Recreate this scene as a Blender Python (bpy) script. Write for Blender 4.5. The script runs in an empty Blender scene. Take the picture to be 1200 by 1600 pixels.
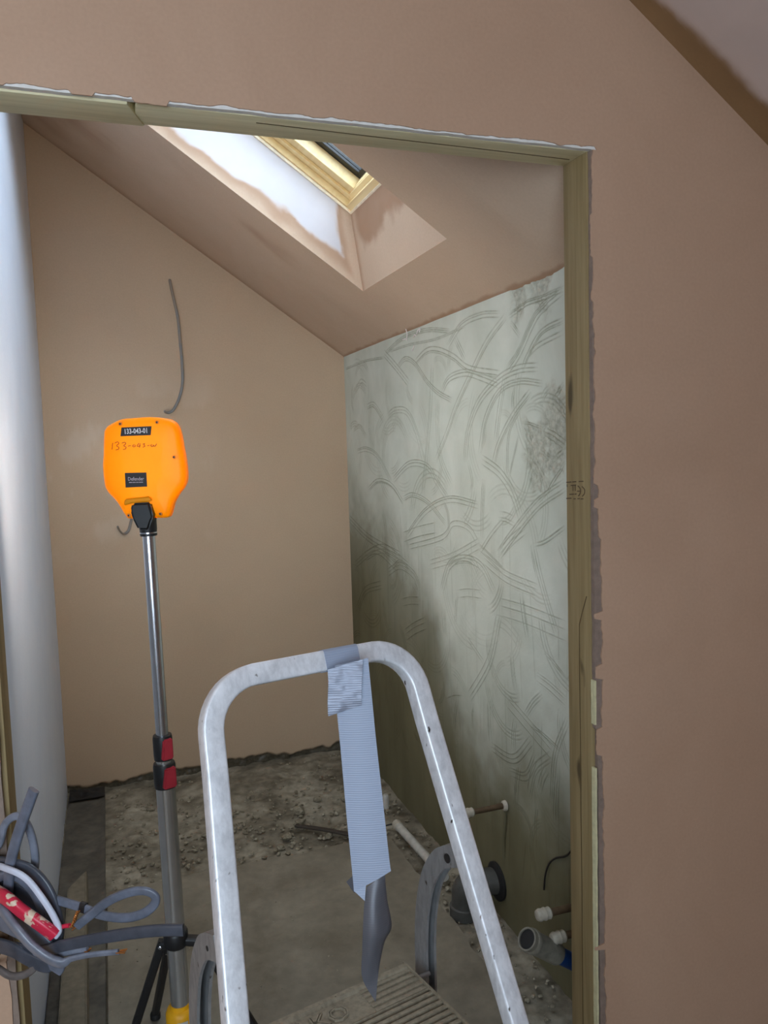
import bpy, bmesh, math, random
import numpy as np
from mathutils import Vector, Matrix

# ------------------------------------------------------------------ camera, daylight, exposure
scene = bpy.context.scene
COL = scene.collection
CAM_R, CAM_U, CAM_F = [(0.942943, -0.331562, -0.030402), (0.056779, 0.070158, 0.995919), (0.328076, 0.940821, -0.084981)]
cam_data = bpy.data.cameras.new('camera')
cam = bpy.data.objects.new('camera', cam_data)
COL.objects.link(cam)
m = Matrix((CAM_R, CAM_U, [-v for v in CAM_F])).transposed().to_4x4()
m.translation = (0, 0, 1.55)
cam.matrix_world = m
cam_data.sensor_fit = 'VERTICAL'
cam_data.sensor_height = 24.0
cam_data.lens = 24.0 * 1240.91 / 1600.0
cam_data.clip_start = 0.02
scene.camera = cam

world = bpy.data.worlds.new('overcast_sky')
scene.world = world
world.use_nodes = True
_bg = world.node_tree.nodes['Background']
_bg.inputs[0].default_value = (0.74, 0.85, 1.0, 1)
_bg.inputs[1].default_value = 7.0

scene.view_settings.view_transform = 'Standard'
scene.view_settings.look = 'None'
scene.view_settings.gamma = 1.0
scene.view_settings.use_curve_mapping = False
scene.view_settings.exposure = 0.54
scene.cycles.max_bounces = 10
scene.cycles.diffuse_bounces = 6
scene.cycles.transparent_max_bounces = 12
scene.cycles.caustics_reflective = False
scene.cycles.caustics_refractive = False
scene.cycles.sample_clamp_indirect = 6.0

LAMP = 40.0                     # brightness of the work light's LED panel

# room dimensions (metres)
YF, XR, ZT, YB, XW, XL, ZC, SL = (1.4842, 0.992, 2.1496, 3.8218, 1.1467, -0.2466, 1.987, 0.7037)
DJ = 0.09                       # stud depth of the door lining
XJ = -0.190                     # left side of the door opening
FS0, FX0 = 2.467, 1.080         # front ceiling slope: height FS0 at x = FX0
FFLAT = 2.75
ROOM_L, ROOM_R, ROOM_B = -1.9, 2.3, -1.35
YSK = YF - 0.0155               # face of the plaster skim towards the camera
# roof window opening
SX1, SX0, SY0, SY1, SOFF = 0.951, -0.02, 2.115, 2.89, 0.209
def zceil(x): return ZC + SL * (XW - x)
CN = np.array([SL, 0, 1.0]); CN /= np.linalg.norm(CN)     # outward normal of the roof slope
CT = np.array([1.0, 0, -SL]); CT /= np.linalg.norm(CT)    # down the slope

# daylight enters only through the two windows; portals tell the sampler where they are
def portal(name, loc, zdir, xdir, sx, sy):
    d = bpy.data.lights.new(name, 'AREA'); d.shape = 'RECTANGLE'; d.size = sx; d.size_y = sy
    d.cycles.is_portal = True
    o = bpy.data.objects.new(name, d); COL.objects.link(o)
    z = Vector(zdir).normalized(); x = Vector(xdir).normalized(); y = z.cross(x)
    mm = Matrix((x, y, z)).transposed().to_4x4(); mm.translation = loc
    o.matrix_world = mm
_sc = np.array([(SX0 + SX1) / 2 - 0.03, (SY0 + SY1) / 2, 0]); _sc[2] = zceil(_sc[0])
portal('roof_window_daylight', tuple(_sc + CN * (SOFF + 0.16)), tuple(CN), (0, 1, 0), 0.9, 1.3)
WIN2 = (-1.75, 0.0, 0.65, 2.45)     # window in the rear wall of the near room, behind the camera: x0, x1, z0, z1
portal('rear_window_daylight', ((WIN2[0] + WIN2[1]) / 2, ROOM_B - 0.12, (WIN2[2] + WIN2[3]) / 2), (0, -1, 0), (1, 0, 0), WIN2[1] - WIN2[0], WIN2[3] - WIN2[2])

# ------------------------------------------------------------------ helpers
ORG = {}
def empty(name, loc):
    o = bpy.data.objects.new(name, None); COL.objects.link(o)
    o.location = loc; o.empty_display_size = 0.05; ORG[o.name] = np.array(loc, float)
    return o
def tag(o, label, cat, group=None):
    o['label'] = label; o['category'] = cat
    if group: o['group'] = group
    return o
def struct(o, label=None):
    o['kind'] = 'structure'
    if label: o['label'] = label
    return o
def mesh_obj(name, verts, faces, mat, parent=None, smooth=False, attrs=None, angle=None):
    """verts are in world metres; the object's origin is its parent's, or its own base"""
    v = np.array(verts, float)
    if parent is not None: org = ORG[parent.name]
    else: org = np.array([(v[:, 0].min() + v[:, 0].max()) / 2, (v[:, 1].min() + v[:, 1].max()) / 2, v[:, 2].min()])
    me = bpy.data.meshes.new(name)
    if isinstance(faces, np.ndarray):
        n = len(faces); k = faces.shape[1]
        me.vertices.add(len(v)); me.vertices.foreach_set('co', (v - org).astype(np.float32).ravel())
        me.loops.add(n * k); me.loops.foreach_set('vertex_index', faces.astype(np.int32).ravel())
        me.polygons.add(n); me.polygons.foreach_set('loop_start', np.arange(0, n * k, k, dtype=np.int32))
        me.update(calc_edges=True)
    else:
        me.from_pydata([tuple(q) for q in (v - org)], [], faces); me.update()
    if attrs:
        for an, av in attrs.items():
            a = me.attributes.new(an, 'FLOAT', 'POINT'); a.data.foreach_set('value', np.asarray(av, np.float32).ravel())
    if smooth:
        me.polygons.foreach_set('use_smooth', [True] * len(me.polygons))
    if mat is not None: me.materials.append(mat)
    o = bpy.data.objects.new(name, me); COL.objects.link(o)
    if smooth and angle is not None:
        try: me.set_sharp_from_angle(angle=math.radians(angle))
        except Exception: pass
    ORG[o.name] = org
    if parent is not None: o.parent = parent
    else: o.location = org
    return o
def bm_obj(name, bm, mat, parent=None, smooth=False, angle=None):
    bm.verts.ensure_lookup_table()
    bmesh.ops.recalc_face_normals(bm, faces=bm.faces[:])
    bm.verts.index_update()
    vs = [tuple(v.co) for v in bm.verts]; fs = [[v.index for v in f.verts] for f in bm.faces]
    bm.free()
    return mesh_obj(name, vs, fs, mat, parent, smooth, None, angle)
def box_bm(lo, hi, bevel=0.0, seg=2, bm=None):
    own = bm is None
    b = bmesh.new()
    bmesh.ops.create_cube(b, size=1.0)
    for v in b.verts:
        v.co = Vector([(lo[i] + hi[i]) / 2 + v.co[i] * (hi[i] - lo[i]) for i in range(3)])
    if bevel > 0: bmesh.ops.bevel(b, geom=b.edges[:], offset=bevel, segments=seg, affect='EDGES', profile=0.5)
    return b
def box(name, lo, hi, mat, parent=None, bevel=0.0, seg=2):
    return bm_obj(name, box_bm(lo, hi, bevel, seg), mat, parent, bevel > 0, 40)
def catmull(P, n=8):
    P = [np.array(q, float) for q in P]
    if len(P) < 3: return np.array(P)
    P = [2 * P[0] - P[1]] + P + [2 * P[-1] - P[-2]]; o = []
    for i in range(1, len(P) - 2):
        a, b, c, d = P[i - 1:i + 3]
        for t in np.linspace(0, 1, n, endpoint=False):
            o.append(.5 * ((2 * b) + (-a + c) * t + (2 * a - 5 * b + 4 * c - d) * t * t + (-a + 3 * b - 3 * c + d) * t ** 3))
    o.append(P[-2]); return np.array(o)
def sweep(path, prof, side=None, caps=True, scale=None, twist=None, fixed=None):
    """sweep a closed 2D profile (u,v) along a 3D path; u axis starts nearest to 'side'; fixed = constant u axis"""
    path = np.array(path, float); n = len(path); k = len(prof); V = []; F = []
    T = np.gradient(path, axis=0); T /= np.linalg.norm(T, axis=1)[:, None] + 1e-12
    if side is None: side = (0, 0, 1) if abs(T[0][2]) < .9 else (1, 0, 0)
    uax = np.array(side, float)
    for i in range(n):
        base = np.array(fixed, float) if fixed is not None else uax
        uu = base - T[i] * (base @ T[i]); uu /= np.linalg.norm(uu) + 1e-12
        uax = uu; vv = np.cross(T[i], uu)
        if twist is not None:
            c, s_ = math.cos(twist[i]), math.sin(twist[i]); uu, vv = uu * c + vv * s_, -uu * s_ + vv * c
        sc = 1 if scale is None else scale[i]
        for (a, b) in prof: V.append(path[i] + uu * a * sc + vv * b * sc)
    for i in range(n - 1):
        for j in range(k):
            j2 = (j + 1) % k
            F.append([i * k + j, i * k + j2, (i + 1) * k + j2, (i + 1) * k + j])
    if caps:
        F.append(list(range(k))[::-1]); F.append([(n - 1) * k + j for j in range(k)])
    return V, F
def circ(r, n=12): return [(r * math.cos(2 * math.pi * i / n), r * math.sin(2 * math.pi * i / n)) for i in range(n)]
def rrect(w, h, r, n=3):
    o = []
    for cx, cy, a0 in ((w / 2 - r, h / 2 - r, 0), (-w / 2 + r, h / 2 - r, 90), (-w / 2 + r, -h / 2 + r, 180), (w / 2 - r, -h / 2 + r, 270)):
        for i in range(n + 1):
            a = math.radians(a0 + 90 * i / n); o.append((cx + r * math.cos(a), cy + r * math.sin(a)))
    return o
def tube(name, path, r, mat, parent=None, n=12, scale=None):
    V, F = sweep(path, circ(r, n), scale=scale)
    return mesh_obj(name, V, F, mat, parent, True, None, 50)
def lathe(name, base, axis, prof, mat, parent=None, n=24, angle=40):
    """prof: list of (radius, height along axis)"""
    ax = np.array(axis, float); ax /= np.linalg.norm(ax)
    s = np.array((1, 0, 0) if abs(ax[0]) < .9 else (0, 1, 0), float); s -= ax * (s @ ax); s /= np.linalg.norm(s); t = np.cross(ax, s)
    V = []; F = []; k = len(prof); base = np.array(base, float)
    for (r, h) in prof:
        for j in range(n):
            a = 2 * math.pi * j / n; V.append(base + ax * h + (s * math.cos(a) + t * math.sin(a)) * r)
    for i in range(k - 1):
        for j in range(n):
            j2 = (j + 1) % n; F.append([i * n + j, i * n + j2, (i + 1) * n + j2, (i + 1) * n + j])
    F.append(list(range(n))[::-1]); F.append([(k - 1) * n + j for j in range(n)])
    return mesh_obj(name, V, F, mat, parent, True, None, angle)
rng = np.random.default_rng(7)
def vnoise(x, y, freq, seed=0):
    """smooth value noise in 0..1"""
    r = np.random.default_rng(seed); G = r.random((64, 64))
    X = x * freq + 1000; Y = y * freq + 1000
    xi = np.floor(X).astype(int); yi = np.floor(Y).astype(int); fx = X - xi; fy = Y - yi
    fx = fx * fx * (3 - 2 * fx); fy = fy * fy * (3 - 2 * fy)
    g = lambda a, b: G[a % 64, b % 64]
    return (g(xi, yi) * (1 - fx) + g(xi + 1, yi) * fx) * (1 - fy) + (g(xi, yi + 1) * (1 - fx) + g(xi + 1, yi + 1) * fx) * fy
def fbm(x, y, freq, seed=0, oct=4):
    t = 0; a = .5; s = 0
    for i in range(oct): t = t + a * vnoise(x, y, freq * 2 ** i, seed + i); s += a; a *= .5
    return t / s
def grid_faces(nu, nv):
    i = np.arange(nu - 1)[:, None] * nv + np.arange(nv - 1)[None, :]; i = i.ravel()
    return np.stack([i, i + nv, i + nv + 1, i + 1], 1)
def sstep(a, b, x): t = np.clip((x - a) / (b - a), 0, 1); return t * t * (3 - 2 * t)

# ------------------------------------------------------------------ materials
MATS = {}
def lin(c): return tuple(((v / 255) / 12.92 if v / 255 <= .04045 else ((v / 255 + .055) / 1.055) ** 2.4) for v in c)
class NT:
    def __init__(s, name):
        s.m = bpy.data.materials.new(name); s.m.use_nodes = True; s.t = s.m.node_tree
        s.b = s.t.nodes['Principled BSDF']; s.out = s.t.nodes['Material Output']
        s.co = s.t.nodes.new('ShaderNodeTexCoord')
    def n(s, typ, **kw):
        d = s.t.nodes.new(typ)
        for k, v in kw.items(): setattr(d, k, v)
        return d
    def l(s, a, b): s.t.links.new(a, b)
    def noise(s, scale, detail=4, rough=.55, stretch=(1, 1, 1), dist=0.0):
        mp = s.n('ShaderNodeMapping'); mp.inputs['Scale'].default_value = stretch; s.l(s.co.outputs['Object'], mp.inputs['Vector'])
        t = s.n('ShaderNodeTexNoise'); t.inputs['Scale'].default_value = scale; t.inputs['Detail'].default_value = detail
        t.inputs['Roughness'].default_value = rough; t.inputs['Distortion'].default_value = dist
        s.l(mp.outputs['Vector'], t.inputs['Vector']); return t.outputs['Fac']
    def ramp(s, fac, stops):
        r = s.n('ShaderNodeValToRGB'); e = r.color_ramp.elements
        while len(e) < len(stops): e.new(.5)
        for i, (p, c) in enumerate(stops): e[i].position = p; e[i].color = (*c, 1) if len(c) == 3 else c
        s.l(fac, r.inputs['Fac']); return r.outputs['Color']
    def mix(s, fac, a, b, mode='MIX'):
        x = s.n('ShaderNodeMix', data_type='RGBA', blend_type=mode)
        if isinstance(fac, (int, float)): x.inputs[0].default_value = fac
        else: s.l(fac, x.inputs[0])
        for k, v in ((6, a), (7, b)):
            if isinstance(v, tuple): x.inputs[k].default_value = (*v, 1)
            else: s.l(v, x.inputs[k])
        return x.outputs[2]
    def attr(s, name):
        a = s.n('ShaderNodeAttribute', attribute_name=name); return a.outputs['Fac']
    def bump(s, fac, strength, dist=.002):
        b = s.n('ShaderNodeBump'); b.inputs['Strength'].default_value = strength; b.inputs['Distance'].default_value = dist
        s.l(fac, b.inputs['Height']); s.l(b.outputs['Normal'], s.b.inputs['Normal'])
    def col(s, c):
        if isinstance(c, tuple): s.b.inputs['Base Color'].default_value = (*c, 1)
        else: s.l(c, s.b.inputs['Base Color'])
    def rough(s, r):
        if isinstance(r, (int, float)): s.b.inputs['Roughness'].default_value = r
        else: s.l(r, s.b.inputs['Roughness'])
    def metal(s, v): s.b.inputs['Metallic'].default_value = v
    def spec(s, v): s.b.inputs['Specular IOR Level'].default_value = v
def plain(name, c, rough=.5, metal=0.0, var=.12, scale=30, bump=0.0, spec=.5):
    t = NT(name); c = lin(c); f = t.noise(scale)
    t.col(t.ramp(f, [(.3, tuple(v * (1 - var) for v in c)), (.7, tuple(min(1, v * (1 + var)) for v in c))]))
    t.rough(rough); t.metal(metal); t.spec(spec)
    if bump: t.bump(f, bump)
    MATS[name] = t.m; return t.m

def plaster_mat(name, a, b, rough=.5, sheen=.12):
    """skimmed gypsum plaster, mottled as it dries, with faint trowel sweeps"""
    t = NT(name); a, b = lin(a), lin(b)
    big = t.noise(2.2, 5, .6, dist=.6); fine = t.noise(140, 2)
    c = t.ramp(big, [(.25, a), (.75, b)])
    c = t.mix(.10, c, t.ramp(fine, [(.3, tuple(v * .75 for v in a)), (.7, tuple(min(1, v * 1.2) for v in b))]))
    t.col(c)
    rr = t.n('ShaderNodeMapRange'); t.l(t.noise(3.1, 3, .6, dist=1.0), rr.inputs[0])
    rr.inputs[1].default_value = .3; rr.inputs[2].default_value = .7; rr.inputs[3].default_value = rough - sheen; rr.inputs[4].default_value = rough + sheen
    t.rough(rr.outputs[0]); t.spec(.45)
    t.bump(t.noise(26, 3, .5, (1, 1, .35), .5), .10, .002)
    return t
M_front = plaster_mat('plaster_pink_near', (180, 147, 122), (191, 158, 133), .62).m
def back_wall_mat():
    t = plaster_mat('plaster_pink_back', (186, 163, 138), (195, 172, 146), .40, .06)
    src = t.b.inputs['Base Color'].links[0].from_socket
    g = t.ramp(t.noise(60, 5, .7), [(.3, lin((58, 54, 44))), (.7, lin((98, 92, 78)))])
    src = t.mix(t.attr('sheen_smear'), src, lin((206, 190, 172)))  # sheen on the damp plaster, painted as a paler base colour
    t.col(t.mix(t.attr('mortar'), src, g)); return t.m
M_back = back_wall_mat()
def drying_mat(name, wet_a, wet_b, edge, dry, rough=.6):
    """plaster that has dried pale in places, with a darker brown tide line (attributes dry, tide)"""
    t = plaster_mat(name, wet_a, wet_b, rough)
    src = t.b.inputs['Base Color'].links[0].from_socket
    c = t.mix(t.attr('tide'), src, lin(edge)); d = lin(dry)
    c = t.mix(t.attr('dry'), c, t.ramp(t.noise(9, 4), [(.3, tuple(v * .93 for v in d)), (.7, d)]))
    t.col(c); return t.m
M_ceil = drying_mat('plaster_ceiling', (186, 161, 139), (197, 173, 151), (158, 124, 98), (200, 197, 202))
M_fceil = drying_mat('plaster_ceiling_near', (138, 108, 74), (152, 120, 84), (128, 98, 66), (206, 188, 180))
M_left = plaster_mat('plaster_white_dry', (210, 219, 238), (222, 230, 246), .55).m
def render_mat():
    t = NT('scratched_render')
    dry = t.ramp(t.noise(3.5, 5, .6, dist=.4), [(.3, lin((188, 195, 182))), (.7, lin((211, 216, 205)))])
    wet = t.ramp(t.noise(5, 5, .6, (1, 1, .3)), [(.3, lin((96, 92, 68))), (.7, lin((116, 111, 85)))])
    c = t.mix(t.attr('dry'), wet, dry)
    c = t.mix(t.attr('pit'), c, t.ramp(t.noise(55, 4, .7), [(.35, lin((146, 147, 133))), (.65, lin((190, 192, 178)))]))
    sc = t.mix(1.0, c, lin((182, 181, 168)), 'MULTIPLY')
    c = t.mix(t.attr('scratch'), c, sc)
    t.col(c); t.rough(.78); t.spec(.25)
    t.bump(t.noise(90, 4, .6), .25, .002); return t.m
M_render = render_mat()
def wood_mat(name, a, b, axis, knots=True, grain=60, rough=.62):
    t = NT(name); a, b = lin(a), lin(b)
    st = [1, 1, 1]; st[axis] = .05
    g = t.noise(grain, 5, .6, tuple(st), .4)
    c = t.ramp(g, [(.3, a), (.7, b)])
    if knots:
        st2 = [1, 1, 1]; st2[axis] = .35
        kf = t.noise(16, 2, .4, tuple(st2), .2)
        km = t.n('ShaderNodeMapRange'); t.l(kf, km.inputs[0]); km.inputs[1].default_value = .69; km.inputs[2].default_value = .76
        c = t.mix(km.outputs[0], c, tuple(v * .42 for v in a))
    t.col(c); t.rough(rough); t.spec(.3); t.bump(g, .25, .0015); return t.m
M_studz = wood_mat('treated_timber_upright', (134, 115, 78), (163, 143, 104), 2)
M_studx = wood_mat('treated_timber_header', (206, 196, 156), (230, 220, 184), 0)
M_pine = wood_mat('window_pine', (228, 202, 148), (242, 222, 174), 1, False, 40, .45)
M_board = plain('plasterboard_grey_paper', (136, 118, 106), .8, 0, .15, 60)
M_gyps = plain('plasterboard_white_core', (226, 224, 220), .85, 0, .06, 80)
M_batt = plain('dusty_batten', (120, 112, 96), .8, 0, .2, 40, .2)

# ------------------------------------------------------------------ the setting
STROKES = [([(3.202, 1.933), (2.993, 1.968), (2.753, 1.964), (2.547, 1.932)], 3, 0.0078), ([(2.876, 1.858), (2.758, 1.888), (2.651, 1.879), (2.52, 1.84), (2.401, 1.789), (2.186, 1.751)], 3, 0.0104), ([(3.067, 1.863), (2.978, 1.888), (2.876, 1.858), (2.765, 1.783), (2.66, 1.733), (2.544, 1.698)], 3, 0.0096), ([(2.625, 1.73), (2.556, 1.772), (2.431, 1.78), (2.317, 1.757), (2.187, 1.722)], 3, 0.0092), ([(3.226, 1.935), (3.09, 1.865), (2.944, 1.783)], 3, 0.0117), ([(2.566, 1.885), (2.452, 1.94), (2.308, 1.949), (2.179, 1.933)], 3, 0.0088), ([(2.143, 1.914), (2.265, 1.856), (2.387, 1.766), (2.506, 1.67), (2.583, 1.586), (2.693, 1.484)], 3, 0.0111), ([(1.832, 1.936), (1.955, 1.897), (2.065, 1.8), (2.137, 1.758)], 4, 0.0078), ([(1.829, 1.857), (1.936, 1.842), (2.01, 1.789), (2.045, 1.749)], 3, 0.0076), ([(1.959, 1.751), (2.067, 1.756), (2.186, 1.739), (2.32, 1.684), (2.41, 1.595), (2.446, 1.486)], 3, 0.0117), ([(1.939, 1.702), (2.068, 1.718), (2.188, 1.699), (2.282, 1.621), (2.328, 1.512)], 3, 0.0111), ([(1.827, 1.94), (1.923, 1.938), (2.028, 1.936), (2.119, 1.918)], 3, 0.0077), ([(2.108, 1.892), (2.058, 1.851)], 3, 0.0078), ([(2.501, 1.902), (2.428, 1.824)], 3, 0.0092), ([(2.707, 1.833), (2.748, 1.626), (2.833, 1.357)], 3, 0.0122), ([(2.662, 1.705), (2.669, 1.588), (2.64, 1.484), (2.561, 1.404)], 3, 0.0117), ([(3.201, 1.666), (3.105, 1.686), (2.973, 1.672), (2.876, 1.593), (2.805, 1.475)], 3, 0.0113), ([(3.653, 1.804), (3.557, 1.85), (3.474, 1.826)], 2, 0.0158), ([(3.484, 1.722), (3.374, 1.725), (3.252, 1.652)], 3, 0.0107), ([(3.704, 1.623), (3.595, 1.638), (3.499, 1.582)], 3, 0.0102), ([(3.654, 1.521), (3.504, 1.529), (3.344, 1.494), (3.177, 1.389)], 3, 0.0106), ([(3.153, 1.398), (2.968, 1.466), (2.787, 1.461), (2.681, 1.399), (2.597, 1.348)], 3, 0.0115), ([(3.495, 1.343), (3.354, 1.387), (3.179, 1.373), (3.046, 1.307)], 3, 0.0111), ([(3.044, 1.323), (2.935, 1.344), (2.778, 1.323), (2.62, 1.256)], 3, 0.0097), ([(3.012, 1.175), (2.799, 1.292), (2.58, 1.348), (2.35, 1.342)], 3, 0.0114), ([(3.057, 1.163), (2.709, 1.234)], 2, 0.0343), ([(2.994, 1.13), (2.657, 1.203), (2.552, 1.262), (2.427, 1.259), (2.356, 1.215)], 2, 0.0178), ([(2.612, 1.096), (2.51, 1.144), (2.402, 1.151), (2.346, 1.107)], 3, 0.0137), ([(2.315, 1.493), (2.197, 1.453), (2.114, 1.392), (2.069, 1.326)], 3, 0.0147), ([(1.828, 1.426), (1.969, 1.366), (2.118, 1.264), (2.207, 1.194)], 4, 0.0147), ([(1.827, 1.487), (1.916, 1.406), (1.98, 1.365)], 2, 0.0097), ([(2.003, 1.686), (2.106, 1.625), (2.194, 1.547), (2.235, 1.482)], 3, 0.0097), ([(2.092, 1.703), (2.105, 1.637)], 3, 0.008), ([(2.304, 1.426), (2.326, 1.237)], 3, 0.0103), ([(1.994, 1.248), (1.93, 1.266), (1.831, 1.313)], 2, 0.0122), ([(2.005, 1.247), (1.975, 1.162)], 3, 0.0087), ([(2.356, 1.208), (2.171, 1.145)], 3, 0.0096), ([(2.149, 1.742), (2.219, 1.548)], 3, 0.0126), ([(1.899, 1.689), (1.941, 1.65)], 3, 0.0086), ([(2.059, 1.64), (2.132, 1.569), (2.148, 1.442)], 2, 0.0108), ([(1.943, 1.576), (1.826, 1.532)], 3, 0.0116), ([(2.049, 1.601), (1.942, 1.581)], 2, 0.0086), ([(2.021, 1.784), (1.957, 1.809), (1.83, 1.827)], 2, 0.0099), ([(2.416, 1.486), (2.389, 1.423), (2.406, 1.384)], 2, 0.0091), ([(2.073, 1.563), (2.111, 1.489), (2.136, 1.437)], 2, 0.008), ([(3.753, 1.755), (3.743, 1.568), (3.669, 1.382)], 2, 0.0189), ([(3.587, 1.017), (3.304, 1.086), (3.0, 1.042)], 3, 0.0188), ([(3.82, 1.183), (3.518, 1.116), (3.087, 1.079)], 3, 0.0178), ([(3.21, 1.013), (3.111, 1.06), (2.979, 1.045)], 2, 0.0138), ([(3.154, 1.935), (2.932, 1.934), (2.666, 1.921), (2.423, 1.93)], 2, 0.0084), ([(3.798, 1.927), (3.491, 1.932), (3.227, 1.919)], 2, 0.011), ([(1.828, 1.693), (1.881, 1.646)], 2, 0.0083), ([(2.203, 1.315), (2.105, 1.306)], 3, 0.0133), ([(2.343, 1.184), (2.165, 1.312)], 2, 0.0096), ([(1.827, 1.517), (1.884, 1.491)], 2, 0.0083), ([(2.67, 1.004), (2.591, 1.112), (2.455, 1.151), (2.333, 1.14), (2.25, 1.074)], 3, 0.0146), ([(2.527, 1.021), (2.551, 0.901)], 2, 0.0134), ([(2.528, 1.013), (2.337, 1.043)], 2, 0.0231), ([(2.211, 1.029), (2.047, 1.036), (1.831, 1.034)], 3, 0.0229), ([(2.212, 1.01), (2.288, 0.836), (2.447, 0.669)], 3, 0.0151), ([(2.205, 1.195), (2.039, 1.292)], 3, 0.0161), ([(1.995, 1.25), (1.953, 1.152), (1.872, 1.014)], 3, 0.0116), ([(2.286, 0.548), (2.136, 0.563), (2.023, 0.661)], 3, 0.0141), ([(2.164, 0.514), (2.062, 0.541), (2.001, 0.626)], 3, 0.0122), ([(2.04, 0.482), (2.002, 0.577), (1.911, 0.653)], 3, 0.0106), ([(1.98, 0.525), (1.934, 0.61)], 3, 0.0089), ([(2.182, 0.748), (2.033, 0.706), (1.9, 0.669)], 3, 0.0174), ([(2.056, 0.729), (1.961, 0.819)], 3, 0.0103), ([(2.119, 0.69), (2.135, 0.589)], 3, 0.0127), ([(1.826, 0.786), (1.89, 0.667), (1.914, 0.511)], 3, 0.0112), ([(3.099, 0.878), (2.893, 0.923)], 2, 0.0286), ([(3.265, 0.986), (3.11, 1.038), (2.95, 1.023), (2.89, 0.968)], 3, 0.0156), ([(3.062, 0.753), (2.835, 0.85)], 3, 0.0243), ([(2.657, 0.599), (2.513, 0.653)], 1, 0.0083), ([(2.301, 0.699), (2.293, 0.552)], 3, 0.0106), ([(2.549, 0.624), (2.581, 0.502)], 3, 0.0119), ([(2.416, 0.65), (2.428, 0.561)], 2, 0.0112), ([(2.069, 1.098), (2.037, 0.972)], 3, 0.0107), ([(2.655, 0.939), (2.643, 0.837)], 3, 0.0122), ([(2.779, 1.087), (2.555, 1.145), (2.344, 1.218)], 3, 0.0135), ([(2.317, 1.168), (2.168, 1.131), (1.976, 1.119)], 3, 0.0157), ([(2.137, 0.899), (2.116, 0.786)], 3, 0.0112), ([(1.983, 0.866), (1.835, 0.839)], 3, 0.0121), ([(1.936, 0.948), (1.833, 0.906)], 2, 0.0109), ([(3.741, 0.958), (3.422, 1.065), (3.136, 1.022)], 3, 0.0158), ([(3.733, 0.737), (3.592, 0.852), (3.352, 0.919)], 3, 0.0166), ([(2.469, 0.876), (2.333, 0.818)], 2, 0.0108), ([(2.128, 0.419), (2.098, 0.559)], 3, 0.0111), ([(1.88, 0.613), (1.894, 0.461)], 3, 0.01), ([(2.021, 0.71), (1.858, 0.69)], 2, 0.0122), ([(2.008, 0.372), (1.993, 0.477)], 2, 0.0131)]
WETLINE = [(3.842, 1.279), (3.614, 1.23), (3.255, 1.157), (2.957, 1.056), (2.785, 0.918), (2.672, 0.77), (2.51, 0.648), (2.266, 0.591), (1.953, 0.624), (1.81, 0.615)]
PITS = [((1.965, 1.512), 0.085), ((1.956, 1.458), 0.07), ((1.873, 1.543), 0.08), ((2.006, 1.577), 0.04), ((1.861, 1.655), 0.06), ((1.953, 1.948), 0.07), ((2.061, 1.941), 0.05), ((1.875, 1.491), 0.05)]
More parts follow.
